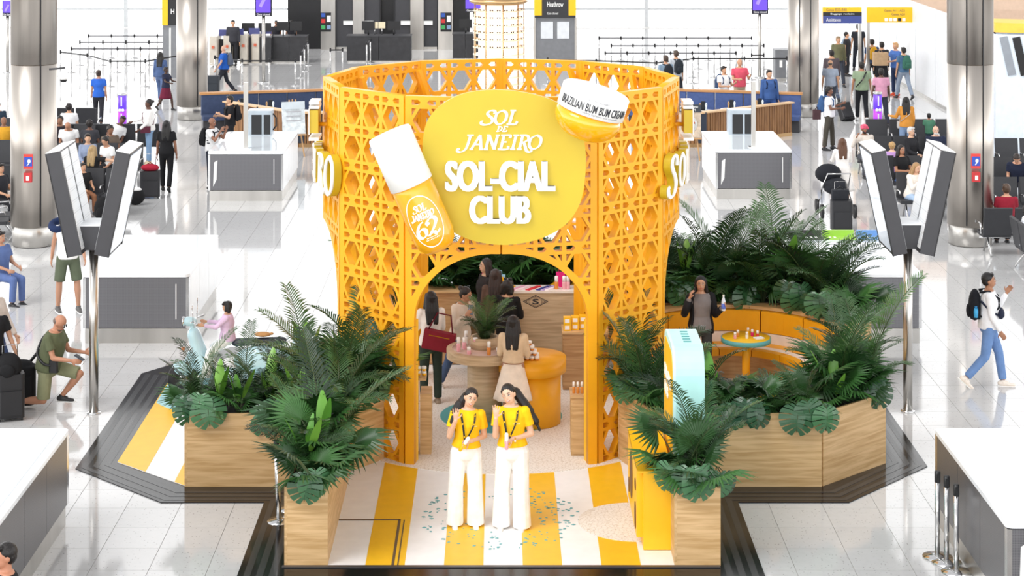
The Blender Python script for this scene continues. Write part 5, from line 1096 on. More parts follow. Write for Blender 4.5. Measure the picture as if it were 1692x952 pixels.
x, y = PY(112, 34.0), 34.0; t, i = person('man in white vest and olive cargo shorts standing behind the left display post', x, y, 25, 1.8, 'swing', ((6, 2, 8), (-4, -6, 6)), '#F0F0EE', '#5B6350', '#B5856A', '#2A1F1A', False, 'short', 'none', 'shorts', '#5C5A58', .013)
q = thing('neck_pillow', 'navy travel pillow around the shoulder of the man in the white vest', 'pillow', local_to_world(t, i['nb']+Vector((-.1, .1, -.02)))); part(q, 'cushion', MB().tube([(.16*math.cos(a), .16*math.sin(a), .05*math.sin(a)) for a in [k*.5 for k in range(11)]], .065, 10), clothm('#1E2E52')); part(q, 'toggle', MB().ell((.16, .0, -.05), (.015, .015, .03)), BLACK)
x, y = -7.52, 28.6; person('person in checked shirt and navy trousers cut by the left edge of the frame', x, y, 60, 1.76, 'swing', 'walk', '#CDBFB4', '#3A4A70', '#B98A6E', '#2A1D18', False, 'short', 'long', vox=.014)
x, y = PY(-14, 27.6), 27.6; t, i = person('person in black shirt pulling a suitcase at the left edge', x, y, 20, 1.7, (((.3, .0, -1), (.25, .25, -.7)), ((.2, 0, -1), (.1, .2, -1))), 'stand', '#1A1A1C', '#202022', '#B98A6E', '#1C1513', False, 'short', 'short', vox=.014)
suitcase(PY(17, 27.5), 27.5, 20, '#1D1D20', 'black soft suitcase with rucksack on it at the lower left edge', .62, .38, .26)
q = thing('black_rucksack', 'small black rucksack strapped on top of the suitcase at the left edge', 'bag', (PY(15, 27.5), 27.48, .64)); remesh(part(q, 'pack_body', MB().ell((0, 0, .12), (.2, .13, .2)), clothm('#1A1A1C')), .02, 3); part(q, 'pocket', MB().ell((0, -.12, .08), (.12, .04, .1)), clothm('#1A1A1C'))
person('dark haired man in black showing only head and shoulder at lower left corner', PY(10, 17.6), 17.6, -60, 1.76, 'down', 'stand', '#17171A', '#222222', '#B98064', '#15100F', False, 'short', 'short', vox=.010)
# ---- scooter with child
sx0, sy0 = -4.02, 28.6
t = thing('motor_scooter', 'pale blue retro motor scooter parked on the left wing of the deck', 'scooter', (sx0, sy0, .027)); SB = mat('scooter_blue', '#BFE0E8', .25, coat=.5, var=.02)
for xx, nm in ((-.66, 'front_wheel'), (.62, 'rear_wheel')):
    w = part(t, nm, MB().lathe([(.14, -.05), (.22, -.05), (.25, -.02), (.25, .02), (.22, .05), (.14, .05)], (xx, 0, .25), 24, M=Rx(PI/2)), BLACK); part(w, 'hub', MB().lathe([(.01, -.055), (.14, -.045), (.14, .045), (.01, .055)], (xx, 0, .25), 20, M=Rx(PI/2)), CHROME)
mb = MB(); mb.ell((.5, 0, .52), (.44, .17, .24)); mb.ell((.75, 0, .5), (.2, .15, .2)); mb.box((.0, 0, .27), (.6, .3, .07)); mb.seg((-.32, 0, .3), (-.52, 0, .92), .13, .10, 12, caps=2, flat=1.5); mb.seg((-.62, 0, .38), (-.56, 0, .62), .09, .06, caps=2); mb.ell((-.66, 0, .4), (.2, .08, .12))
remesh(part(t, 'body_shell', mb, SB), .02, 6)
part(t, 'seat', MB().seg((.12, 0, .79), (.78, 0, .82), .085, .075, 12, caps=2, flat=.7, side=(0, 1, 0)), mat('navy_leather', '#2B303C', .4))
part(t, 'steering_column', MB().seg((-.5, 0, .85), (-.55, 0, 1.08), .04), SB); hd = part(t, 'headset', MB().ell((-.58, 0, 1.1), (.11, .09, .07)), SB); part(hd, 'headlight', MB().lathe([(.065, 0), (.07, .03), (.01, .04)], (-.655, 0, 1.1), 16, M=Ry(-PI/2)), CHROME)
part(t, 'handlebar', MB().tube([(-.42, -.32, 1.12), (-.5, -.15, 1.12), (-.52, 0, 1.1), (-.5, .15, 1.12), (-.42, .32, 1.12)], .016), CHROME)
for sd in (-1, 1): part(t, 'mirror', MB().tube([(-.5, sd*.18, 1.13), (-.5, sd*.24, 1.32)], .007).ell((-.5, sd*.25, 1.36), (.01, .05, .045)), CHROME); part(t, 'brake_lever', MB().tube([(-.5, sd*.14, 1.13), (-.52, sd*.3, 1.15)], .007), CHROME)
part(t, 'indicator', MB().ell((-.66, -.1, .72), (.03, .03, .03)), mat('orange_lens', '#E87A28', .2)); part(t, 'luggage_rack', MB().tube([(.8, -.1, .78), (.98, -.1, .9), (.98, .1, .9), (.8, .1, .78)], .01).tube([(.85, -.1, .9), (1.02, -.1, .86), (1.02, .1, .86), (.85, .1, .9)], .008), CHROME)
part(t, 'spare_wheel', MB().lathe([(.1, -.04), (.19, -.04), (.19, .04), (.1, .04)], (1.02, 0, .68), 20, M=Ry(PI/2-.2)), SB); part(t, 'stand', MB().tube([(.0, -.15, .0), (.05, -.1, .27)], .014), CHROME)
q = thing('saddle_pouch', 'tan pouch lying on the scooter seat', 'pouch', (sx0+.5, sy0, .915)); part(q, 'pouch_body', MB().ell((0, 0, .02), (.13, .08, .035)), clothm('#B88A5A')); part(q, 'knot', MB().ell((.13, 0, .03), (.03, .02, .02)), clothm('#B88A5A'))
person('child with black bob in lilac jacket and white skirt riding the pale blue scooter', sx0-.02, sy0, -90, 1.22, (((.1, .75, -.65), (-.05, 1, .12)), ((.1, .75, -.65), (-.05, 1, .12))), ((55, 10, 25), (55, 10, 25)), '#DCC0DC', '#F4F4F2', '#C89878', '#14100F', True, 'bob', 'long', 'wide', '#E8E8E8', .011, seat=.82, wide=1.1)
# ------------------------------------------------------------ V shaped display heads on poles
def vdisplay(x, y, label):
    sg = -1 if x < 0 else 1
    t = thing('display_post', label, 'display', (x, y, 0))
    part(t, 'pole', MB().seg((0, 0, .02), (0, 0, 2.45), .066, .066, 24), STEEL); part(t, 'floor_flange', MB().lathe([(.1, 0), (.1, .02), (.06, .025)], n=24), CHROME)
    part(t, 'bracket', MB().bx(-.16, .16, -.2, .35, 2.38, 2.72), DARK); part(t, 'bracket_lid', MB().bx(-.17, .17, -.2, .35, 2.72, 2.74), mat('lid_white', '#E8EAEC'))
    for s in (-1, 1):
        M = Ry(s*math.radians(12)); c = Vector((s*.34, .1, 3.07))
        o = part(t, 'screen_case', MB().box(c, (.2, 1.0, 1.5), M), BLACK if False else DARK)
        part(o, 'top_cover', MB().box(c+M @ Vector((0, 0, .755)), (.2, 1.0, .014), M), WHITE)
        part(o, 'vent_panel', MB().box(c+M @ Vector((-s*.104, -.25, .02)), (.01, .42, 1.42), M), VENT); part(o, 'vent_panel', MB().box(c+M @ Vector((-s*.104, .25, .02)), (.01, .42, 1.42), M), VENT)
        part(o, 'screen_glass', MB().box(c+M @ Vector((s*.104, 0, 0)), (.01, .92, 1.4), M), mat('screen_pale', '#C8D4E4', .1, emit=.35))
        part(o, 'bezel', MB().box(c+M @ Vector((s*.107, -.48, 0)), (.012, .05, 1.5), M).box(c+M @ Vector((s*.107, .48, 0)), (.012, .05, 1.5), M), BLACK)
vdisplay(P(155, 683).x, P(155, 683).y, 'V shaped pair of display screens on a steel pole at the left'); vdisplay(P(1500, 680).x, P(1500, 680).y, 'V shaped pair of display screens on a steel pole at the right')
# ------------------------------------------------------------ queue posts
def queue_post(x, y, label, group=None, h=.98, belt=None, m=CHROME, dot=False):
    t = thing('queue_post', label, 'post', (x, y, 0), 0, group)
    part(t, 'base', MB().lathe([(.17, 0), (.17, .015), (.05, .035), (.03, .04)], n=20), CHROME); part(t, 'pole', MB().seg((0, 0, .03), (0, 0, h-.08), .03, .03, 12), m)
    part(t, 'belt_cassette', MB().lathe([(.034, h-.12), (.034, h), (.01, h+.004)], n=12).bx(-.015, .015, -.05, -.03, h-.12, h-.02), BLACK)
    if belt:
        v = Vector((belt[0]-x, belt[1]-y, 0)); n = Vector((-v.y, v.x, 0)).normalized()*.004
        a = Vector((0, 0, h-.1)); b = Vector((0, 0, h-.05)); part(t, 'belt', MB().add([a-n, a+v-n, b+v-n, b-n, a+n, a+v+n, b+v+n, b+n], [(0, 1, 2, 3), (7, 6, 5, 4), (0, 4, 5, 1), (3, 2, 6, 7)]), BLACK if dot else mat('grey_belt', '#6E6E72'))
    return t
a = queue_post(P(461, 862).x, P(461, 862).y, 'chrome queue post with black clip leaning beside the left front planter'); a.rotation_euler = (0, -.035, 0)
queue_post(P(480, 842).x, P(480, 842).y, 'chrome queue post partly hidden behind the left front planter')
for k, (px, py) in enumerate(((1549, 921), (1564, 930), (1580, 946))): queue_post(*pf(px, py), 'chrome queue post before the lower right counter, %s of three' % ('leftmost', 'middle', 'rightmost')[k], None, .98)
def line(pts, label, group, dot=False):
    P_ = [pf(*p) for p in pts]
    for k, p in enumerate(P_): queue_post(p[0], p[1], label, group, .95, P_[k+1] if k < len(P_)-1 else None, CHROME, dot)
GR = 'queue posts and belts in the far left lanes'
line([(100, 126), (144, 132), (182, 143), (240, 143), (300, 132)], 'far pale queue post in the front lane at the left', GR+' front', True)
for r, (y0, n) in enumerate(((120, 5), (108, 5), (96, 5))): line([(118+r*14+k*38, y0) for k in range(n)], 'far pale queue post in lane row %s from the front at the left' % ('two', 'three', 'four')[r], GR+' row %d' % r)
line([(355, 136), (400, 142), (445, 142), (488, 142)], 'queue post on the dark belt line left of the booth', 'queue posts left of the booth', True)
line([(497, 129), (503, 118), (509, 108)], 'queue post in the short lane beside the left dark desk', 'queue posts beside the left dark desk')
line([(546, 122), (566, 122)], 'queue post just left of the booth rim', 'queue posts by the booth rim', True)
line([(606, 110), (612, 104), (618, 98), (622, 93)], 'queue post in the lane before the middle dark desk', 'queue posts before the middle dark desk')
line([(905, 140), (985, 142), (1085, 146), (1146, 138), (1230, 138), (1300, 138)], 'queue post on the long dark belt line right of the booth', 'queue posts on the long right belt line', True)
for r, (y0, n, x0) in enumerate(((128, 7, 1000), (114, 8, 1010), (100, 8, 990))): line([(x0+k*36, y0) for k in range(n)], 'far pale queue post in lane row %s at the right' % ('one', 'two', 'three')[r], 'queue posts far right row %d' % r)
line([(1242, 132), (1262, 132)], 'queue post with black belt near the right distant column', 'queue posts near the right distant column', True)
# ------------------------------------------------------------ dark desks with monitors
def desk(x0, x1, py, label, mons):
    y = P(0, py).y; a, b = PY(x0, y), PY(x1, y); t = thing('dark_desk', label, 'desk', ((a+b)/2, y+.4, 0)); w = (b-a)/2
    part(t, 'front', MB().bx(-w, -.01, -.4, .4, .06, 1.0).bx(.01, w, -.4, .4, .06, 1.0), mat('desk_black', '#2C2C2F', .45, var=.2)); part(t, 'worktop', MB().bx(-w-.02, w+.02, -.42, .42, 1.0, 1.03), DARK); part(t, 'plinth', MB().bx(-w+.03, w-.03, -.37, .37, 0, .06), STEEL)
    for k, u in enumerate(mons):
        q = thing('desk_monitor', 'black monitor number %s on the %s' % (('one', 'two', 'three', 'four')[k], label.split(' in ')[0].split(' at ')[0]), 'monitor', ((a+b)/2+u*w, y+.4, 1.03)); part(q, 'monitor_stand', MB().seg((0, 0, 0), (0, 0, .2), .03), BLACK); part(q, 'monitor_panel', MB().box((0, 0, .36), (.5, .05, .34)), BLACK)
desk(398, 448, 106, 'black desk at the far left gate', (-.6, .5)); desk(449, 506, 104, 'black desk beside the glass door', (-.4, .3)); desk(573, 679, 103, 'long black desk in the middle of the far gate', (-.35, .45)); desk(748, 790, 99, 'black desk partly behind the sunglasses tower', (.0,))
for k, px in enumerate((619, 631)):
    q = thing('desk_card', 'cream card sign standing on the long black desk, %s' % ('left' if k == 0 else 'right'), 'sign', (PY(px, 75.5), 75.5, 1.03)); part(q, 'card', MB().bx(-.13, .13, -.02, 0, .25, .5), mat('cream_card', '#E8D9B8')); part(q, 'card_stand', MB().seg((0, 0, 0), (0, 0, .3), .015), CHROME)
# ticket gates
for k, px in enumerate((356, 377, 402, 420)):
    q = thing('ticket_gate', 'pale cabinet ticket gate with blue light, %s along the far left gates' % ('first', 'second', 'third', 'fourth')[k], 'gate', (PY(px, 74), 74+k*.3, 0)); part(q, 'gate_cabinet', MB().rbox((0, 0, .6), (.3, 1.2, 1.1), .05), mat('beige_gate', '#CFC7BA', .4)); part(q, 'reader', MB().box((0, -.62, .75), (.1, .04, .1)), mat('reader_red', '#D86A4A')); part(q, 'wing', MB().box((.35, 0, .6), (.4, .1, .8)), BLACK); part(q, 'header_screen', MB().box((.35, -.05, 1.25), (.42, .05, .25)), mat('header_blue', '#4A4F86', .3))
# ------------------------------------------------------------ purple screens and totems
def purple_screen(px0, px1, ybot, yfoot, label, top=None):
    y = P(0, yfoot).y; a, b = PY(px0, y), PY(px1, y); z = ZY(ybot, y); w = b-a; t = thing('gate_screen', label, 'screen', ((a+b)/2, y, 0))
    part(t, 'pole', MB().seg((0, 0, .03), (0, 0, z+.1), .06, .06, 12), STEEL); part(t, 'floor_flange', MB().lathe([(.2, 0), (.2, .03), (.05, .04)], n=16), CHROME)
    o = part(t, 'screen_case', MB().bx(-w/2, w/2, -.08, .08, z, z+w*1.75), BLACK); part(o, 'display_face', MB().bx(-w/2+.03, w/2-.03, -.09, -.08, z+.14, z+w*1.72), mat('purple_display', '#5B3FD0', .3, emit=.6)); part(o, 'caption_band', MB().bx(-w/2+.03, w/2-.03, -.09, -.08, z+.02, z+.13), mat('caption_dark', '#1E1A3C')); 
    place('caption', text_mesh('caption', 'Gate closed', w*.8, .07, .004, WHITE), o, (0, -.096, z+.075))
    part(o, 'swoosh', MB().box((0, -.093, z+w*.95), (w*.2, .004, w*.8), Ry(.5)), mat('swoosh_lilac', '#8E7AE6', emit=.4))
purple_screen(422, 449, 27, 137, 'purple gate screen on a white pole above the left desks'); purple_screen(1242, 1269, 23, 128, 'purple gate screen near the right distant column'); purple_screen(5, 20, 27, 120, 'purple gate screen at the far left edge of the frame'); purple_screen(768, 800, 20, 100, 'purple gate screen behind the sunglasses tower')
def totem(px, ytop, yfoot, label):
    y = P(0, yfoot).y; z = ZY(ytop, y); t = thing('lit_totem', label, 'totem', (PY(px, y), y, 0)); w = .11
    part(t, 'base', MB().seg((0, 0, 0), (0, 0, .3), .1, .1, 16), CHROME); part(t, 'lower_tube', MB().lathe([(w, .3), (w, z*.43)], n=20), mat('violet_print', '#54308E', .4)); part(t, 'upper_tube', MB().lathe([(w+.005, z*.43), (w+.005, z*.72)], n=20), mat('magenta_lit', '#A63BE0', .4, emit=.4)); part(t, 'upper_tube', MB().lathe([(w+.005, z*.72), (w+.005, z-.05)], n=20), mat('violet_lit', '#6A3FE0', .4, emit=.4)); part(t, 'cap', MB().lathe([(w+.01, z-.06), (w+.01, z), (.01, z)], n=20), CHROME)
    part(t, 'vertical_print', MB().box((0, -w-.012, z*.86), (.035, .01, z*.16)).box((0, -w-.012, z*.58), (.035, .01, z*.14)).box((0, -w-.012, z*.47), (.12, .01, .02)), WHITE)
    for sd in (-1, 1): part(t, 'ring_logo', MB().lathe([(.03, -.01), (.045, 0), (.03, .01)], (sd*.04, -w-.02, z*.71), 14, M=Rx(PI/2)), WHITE)
totem(202, 154, 248, 'violet lit information totem standing among the left seats'); totem(1450, 152, 252, 'violet lit information totem standing among the right seats')
# airport sign tower with the name panel
y = 75.; a, b = PY(883, y), PY(951, y); w = (b-a)/2
t = thing('gate_tower', 'grey gate tower with black and yellow name panel behind the booth', 'sign', ((a+b)/2, y, 0))
part(t, 'glass_body', MB().bx(-w, w, -.2, .4, 0, 1.75), mat('grey_tower', '#7E8084', .4, .3)); part(t, 'name_panel', MB().bx(-w, w, -.3, .4, 1.75, 2.75), mat('panel_black', '#2A2A2E', .4))
for s in (-1, 1): part(t, 'yellow_end', MB().bx(s*w-s*.28, s*w+s*.01, -.33, .41, 1.85, 2.75), YEL2); part(t, 'window', MB().bx(s*.08, s*.55, -.23, -.2, .95, 1.6), mat('pale_window', '#D8DCE0', .2)); part(t, 'side_post', MB().bx(s*w-.04, s*w+.04, -.25, .1, 0, 1.75), STEEL)
place('name_letters', text_mesh('name_letters', 'Heathrow', .62, .19, .01, WHITE, .01), t, (0, -.32, 2.28)); place('name_letters', text_mesh('name_letters', 'Gate closed', .42, .09, .01, WHITE), t, (-.1, -.32, 1.93))
y = 70.; t = thing('gate_tower', 'grey gate tower with yellow and black panel beside the left distant column', 'sign', (PY(285, y), y, 0)); part(t, 'glass_body', MB().bx(-.32, .35, -.2, .3, 0, 1.9), mat('grey_tower', '#7E8084')); part(t, 'name_panel', MB().bx(-.32, .4, -.25, .3, 1.9, 3), BLACK); part(t, 'yellow_end', MB().bx(-.33, -.12, -.28, .31, 1.9, 3), YEL2); place('name_letters', text_mesh('name_letters', 'H', .12, .18, .01, WHITE, .01), t, (.05, -.27, 2.4)); part(t, 'pale_slit', MB().bx(-.08, -.02, -.22, -.2, .1, 1.8), WHITE)
# sunglasses tower
y = 60.; t = thing('sunglasses_tower', 'tall round lit tower of sunglasses shelves rising behind the booth', 'display', (PY(824, y), y, 0)); R_ = .78
part(t, 'core', MB().lathe([(R_*.72, 0), (R_*.72, 3.42)], n=24), mat('lit_core', '#FFF6E8', .5, emit=.9)); part(t, 'crown', MB().lathe([(.1, 3.6), (R_+.1, 3.6), (R_+.14, 3.5), (R_, 3.42)], n=32), mat('brass', '#CBA77A', .3, 1.)); part(t, 'plinth', MB().lathe([(R_+.05, 0), (R_+.05, .5), (R_, .55)], n=32), mat('brass', '#CBA77A'))
for k in range(9): part(t, 'upright', MB().seg((R_*math.cos(k*PI/4.5), R_*math.sin(k*PI/4.5), .5), (R_*math.cos(k*PI/4.5), R_*math.sin(k*PI/4.5), 3.5), .02), mat('brass', '#CBA77A'))
gm = MB()
for sd in (-1, 1): gm.ell((0, sd*.035, 0), (.006, .03, .024), None, 8, 5, 0)
gm.seg((0, -.02, .01), (0, .02, .01), .004, mi=1).seg((0, -.065, .01), (-.12, -.06, .01), .004, mi=1).seg((0, .065, .01), (-.12, .06, .01), .004, mi=1); gme = gm.mesh('sunglasses', [mat('lens_brown', '#4A3020', .15), mat('brass', '#CBA77A')])
for lv in range(12):
    z = .75+lv*.225
    part(t, 'shelf', MB().lathe([(R_*.72, z-.02), (R_+.02, z-.02), (R_+.02, z), (R_*.72, z)], n=32), mat('shelf_glow', '#F3DFC0', .4, emit=.25))
    if z > 1.9:
        for q in range(11):
            a = math.radians(-172+q*16.4); o = link('sunglasses', gme); o.location = (t.location.x+(R_-.0)*math.cos(a), y+(R_)*math.sin(a), z+.045); o.rotation_euler = (0, 0, a)
            tag(o, 'pair of brown tinted sunglasses on the lit round tower', 'glasses', 'sunglasses on the lit tower')
# ------------------------------------------------------------ yellow wayfinding signs
def waysign(px0, px1, py0, py1, y, label, c, lines, tower=True):
    a, b = PY(px0, y), PY(px1, y); z0, z1 = ZY(py1, y), ZY(py0, y); t = thing('wayfinding_sign', label, 'sign', ((a+b)/2, y, z0)); w = (b-a)/2
    part(t, 'panel', MB().bx(-w, w, -.08, .08, 0, z1-z0), c); part(t, 'leg', MB().bx(w-.1 if tower else -w, w if tower else -w+.1, -.05, .05, -z0, 0), STEEL)
    for s, u, v, ww, hh, m in lines: place('sign_print', text_mesh('sign_print', s, ww, hh, .006, m), t, (u*w, -.087, v*(z1-z0)))
    return t
GRY = mat('sign_grey', '#8A7A50', .5)
t = waysign(1359, 1423, 12, 38, 66., 'yellow and navy wayfinding sign left of the steel post at the right', YEL2, [('Gates B33-B48', -.3, .85, .7, .09, GRY)]); part(t, 'navy_band', MB().bx(-.66, .66, -.1, -.08, 0, .25), mat('sign_navy', '#3C4A8C')); part(t, 'black_band', MB().bx(-.66, .66, -.1, -.08, .25, .38), BLACK)
place('sign_print', text_mesh('sign_print', 'Assistance', .5, .12, .006, WHITE), t, (-.3, -.106, .12)); place('sign_print', text_mesh('sign_print', 'Baggage reclaim', .8, .07, .006, WHITE), t, (0, -.106, .31))
t = waysign(1432, 1514, 12, 37, 66., 'wide yellow wayfinding sign with arrows at the far right', YEL2, [('Gates A1 - A23', .1, .8, .7, .08, GRY), ('Gates A24', .25, .55, .45, .08, GRY), ('>', .9, .8, .07, .07, INK), ('>', .9, .18, .07, .07, INK)], False)
for k in range(5): part(t, 'pictogram', MB().bx(-.25+k*.15, -.14+k*.15, -.09, -.08, .05, .15), WHITE if k != 3 else BLACK)
# display board with dark stripes at the upper right
y = 50.; t = thing('departure_board', 'pale display housing with yellow top and dark slats at the upper right', 'board', (PY(1690, y)+.0, y, 0)); x0 = -.7
part(t, 'housing', MB().prism([(-.7, 0), (1.6, -.8), (1.6, .5), (-.7, 1.3)], .0, 3.45), mat('pale_housing', '#DCE6F0', .3)); part(t, 'yellow_top', MB().prism([(-.72, -.02), (1.6, -.84), (1.6, .5), (-.72, 1.3)], 3.45, 3.7), mat('board_yellow', '#F2C24A'))
part(t, 'dark_head', MB().prism([(-.7, 0), (1.6, -.8), (1.6, .5), (-.7, 1.3)], 3.40, 3.45), mat('head_grey', '#B8BEC6'))
for k in range(4): o = part(t, 'slat', MB().box((-.42+k*.3, -.12-.104*k, 2.85), (.2, .03, 1.0), Rz(-.33) @ Ry(-.22)), BLACK if k == 1 else mat('slat_grey', '#8E949C'))
# security camera pods
for x, y, z, lb in ((-9.05, 39.3, 3.55, 'left'),):
    t = thing('security_camera', 'white dome security camera on an arm off the left steel column', 'camera', (x, y, z)); part(t, 'arm', MB().seg((-.12, 0, .12), (.2, 0, .15), .02), DARK); part(t, 'dome_housing', MB().lathe([(.03, .12), (.06, .08), (.085, 0), (.085, -.08)], (.17, 0, 0), 16), WHITE); part(t, 'lens_dome', MB().ell((.17, 0, -.09), (.075, .075, .06)), BLACK)
# ------------------------------------------------------------ cafe islands
def cafe(sg, label):
    t = thing('cafe_wall', 'fluted wood front wall of the %s cafe island with navy posts' % label, 'partition', (sg*6.2, 53.6, 0))
    pts = [(-7.9, 55.6), (-5.55, 53.2), (-4.2, 53.2)] if sg < 0 else [(4.2, 53.2), (5.5, 53.2), (8.3, 55.4)]
    for a, b in zip(pts[:-1], pts[1:]):
        a = Vector((*a, 0)); b = Vector((*b, 0)); d = (b-a); L = d.length; d.normalize(); ang = math.atan2(d.y, d.x); n = int(L/.1); M = Rz(ang); o = a-Vector(t.location)
        for k in range(n): part(t, 'fluted_board', MB().box(o+d*(k+.5)*L/n+Vector((0, 0, .5)), (L/n*.82, .05+.01*(k % 2), .86), M), WALN)
        part(t, 'backing', MB().box(o+d*L/2+M @ Vector((0, .04, .48)), (L, .03, .92), M), DARK); part(t, 'cap_rail', MB().box(o+d*L/2+Vector((0, 0, .95)), (L+.05, .22, .04), M), mat('pale_oak', '#D8B48A')); part(t, 'skirting', MB().box(o+d*L/2+Vector((0, 0, .05)), (L, .07, .1), M), mat('brass', '#CBA77A'))
    for p in pts[1:-1]+[((pts[0][0]+pts[1][0])/2, (pts[0][1]+pts[1][1])/2)]: part(t, 'navy_post', MB().bx(p[0]-t.location.x-.14, p[0]-t.location.x+.14, p[1]-t.location.y-.06, p[1]-t.location.y+.02, .12, .96), mat('navy_paint', '#27303F'))
    q = thing('banquette', 'slate blue padded banquette with oak rail at the back of the %s cafe island' % label, 'sofa', (sg*6.3, 57., 0)); BL = clothm('#3E4A66' if sg < 0 else '#4D5F8E'); M = Rz(sg*-.22 if sg > 0 else .22); m0 = Rz(.25*-sg)
    for k in range(6): part(q, 'back_pad', MB().rbox(m0 @ Vector((-2.1+k*.84, 0, .75)), (.82, .16, .6), .03, 3, m0), BL); part(q, 'seat_pad', MB().rbox(m0 @ Vector((-2.1+k*.84, -.35, .42)), (.82, .5, .12), .03, 3, m0), BL)
    part(q, 'top_rail', MB().box(m0 @ Vector((0, .02, 1.08)), (5.1, .24, .06), m0), mat('rail_oak', '#C08A54')); part(q, 'base', MB().box(m0 @ Vector((0, -.25, .18)), (5.0, .5, .36), m0), DARK)
    for k in range(4):
        x = sg*(4.9+k*.85); y = 54.7+k*.35; c = thing('cafe_table', 'small round cafe table with white top, %s from the booth in the %s island' % (('first', 'second', 'third', 'fourth')[k], label), 'table', (x, y, 0)); part(c, 'tabletop', MB().lathe([(.01, .73), (.33, .73), (.33, .76), (.01, .76)], n=20), WHITE); part(c, 'stem', MB().seg((0, 0, .02), (0, 0, .73), .03), BLACK); part(c, 'foot', MB().lathe([(.2, 0), (.2, .02), (.03, .03)], n=16), BLACK)
        for j, (dx, nm, cl) in enumerate(((-.1, 'pepper_mill', '#B89060'), (.08, 'water_glass', '#DDE6EA'), (.0, 'menu_holder', '#20242C'))):
            it = thing(nm, '%s on the %s table of the %s cafe island' % ({'pepper_mill': 'wooden pepper mill', 'water_glass': 'tall glass', 'menu_holder': 'dark menu holder'}[nm], ('first', 'second', 'third', 'fourth')[k], label), {'pepper_mill': 'mill', 'water_glass': 'glass', 'menu_holder': 'menu'}[nm], (x+dx, y+.06*j-.05, .76))
            if j == 2: part(it, 'card', MB().box((0, 0, .13), (.12, .02, .26), Rx(.15)), mat('it_%s' % cl[1:], cl)); part(it, 'foot', MB().bx(-.06, .06, -.03, .03, 0, .015), BLACK)
            else: part(it, 'body', MB().lathe([(.03, 0), (.02, .08), (.03, .16)], n=10), mat('it_%s' % cl[1:], cl)); part(it, 'top', MB().lathe([(.03, .16), (.034, .18), (.01, .22)], n=10), mat('it_%s' % cl[1:], cl))
    for k in range(2 if sg < 0 else 1):
        c = thing('tub_chair', 'orange tan tub chair, %s in the %s cafe island' % (('nearer the booth', 'farther from the booth')[k], label), 'chair', (sg*(5.0+k*1.1), 54.1+k*.5, 0), .3*sg); TN = clothm('#B07A42')
        part(c, 'seat', MB().lathe([(.02, .34), (.26, .34), (.27, .44), (.02, .46)], n=18), TN); mb = MB(); pr = [(.28*math.cos(a), .28*math.sin(a)) for a in [PI*.05+PI*.9*j/10 for j in range(11)]]
        for u, v in zip(pr[:-1], pr[1:]): mb.prism([u, v, (v[0]*1.15, v[1]*1.15), (u[0]*1.15, u[1]*1.15)], .35, .82)
        part(c, 'backrest', mb, TN)
        for a in range(4): part(c, 'leg', MB().seg((.18*math.cos(a*PI/2+.8), .18*math.sin(a*PI/2+.8), 0), (.14*math.cos(a*PI/2+.8), .14*math.sin(a*PI/2+.8), .35), .015), DARK)
cafe(-1, 'left'); cafe(1, 'right')
def easel(x, y, ang, label, food):
    t = thing('menu_easel', label, 'easel', (x, y, 0), ang); PN_ = mat('easel_wood', '#C49A6C')
    for dx in (-.28, .28): part(t, 'leg', MB().seg((dx, -.15, 0), (dx*.3, .05, 1.5), .02, smooth=False), PN_)
    part(t, 'leg', MB().seg((0, .5, 0), (0, .05, 1.5), .02, smooth=False), PN_); part(t, 'ledge', MB().box((0, -.14, .58), (.66, .08, .03)), PN_); M = Rx(-.15)
    b = part(t, 'board', MB().box((0, -.08, 1.0), (.62, .02, .8), M), mat('menu_photo_%d' % food, '#C9B7A2' if food else '#D8E0E4', .4, var=.3, scale=8)); part(b, 'board_head', MB().box((0, -.07+.02, 1.36), (.62, .03, .2), M), mat('menu_slate', '#2F3640') if food else mat('menu_pale', '#C8D2D8'))
    if food:
        me = text_mesh('head_letters', 'FULL ENGLISH\nBREAKFASTS', .46, .13, .004, WHITE, .01); place('head_letters', me, b, (0, -.085, 1.36)); part(b, 'food_print', MB().lathe([(.01, .0), (.22, .0)], (0, -.11, .95), 20, M=Rx(PI/2-.15)), WHITE)
        for k in range(12): part(b, 'food_print', MB().ell((.14*math.cos(k*2.4)*(.4+.05*k), -.115, .95+.14*math.sin(k*2.4)*(.4+.05*k)), (.05, .006, .04)), mat('food_%d' % (k % 4), ('#B5532E', '#E2B23C', '#6E8A3A', '#8A4A2A')[k % 4]))
    else:
        for k in range(5): part(b, 'text_print', MB().box((0, -.1, 1.2-k*.12), (.4, .004, .03), M), mat('grey_ink', '#A8A8AE'))
    return t
easel(-5.55, 51.6, .35, 'white menu board leaning on an easel before the left cafe island', 0); easel(4.95, 51.0, -.1, 'food photo menu board on an easel before the right cafe island', 1)
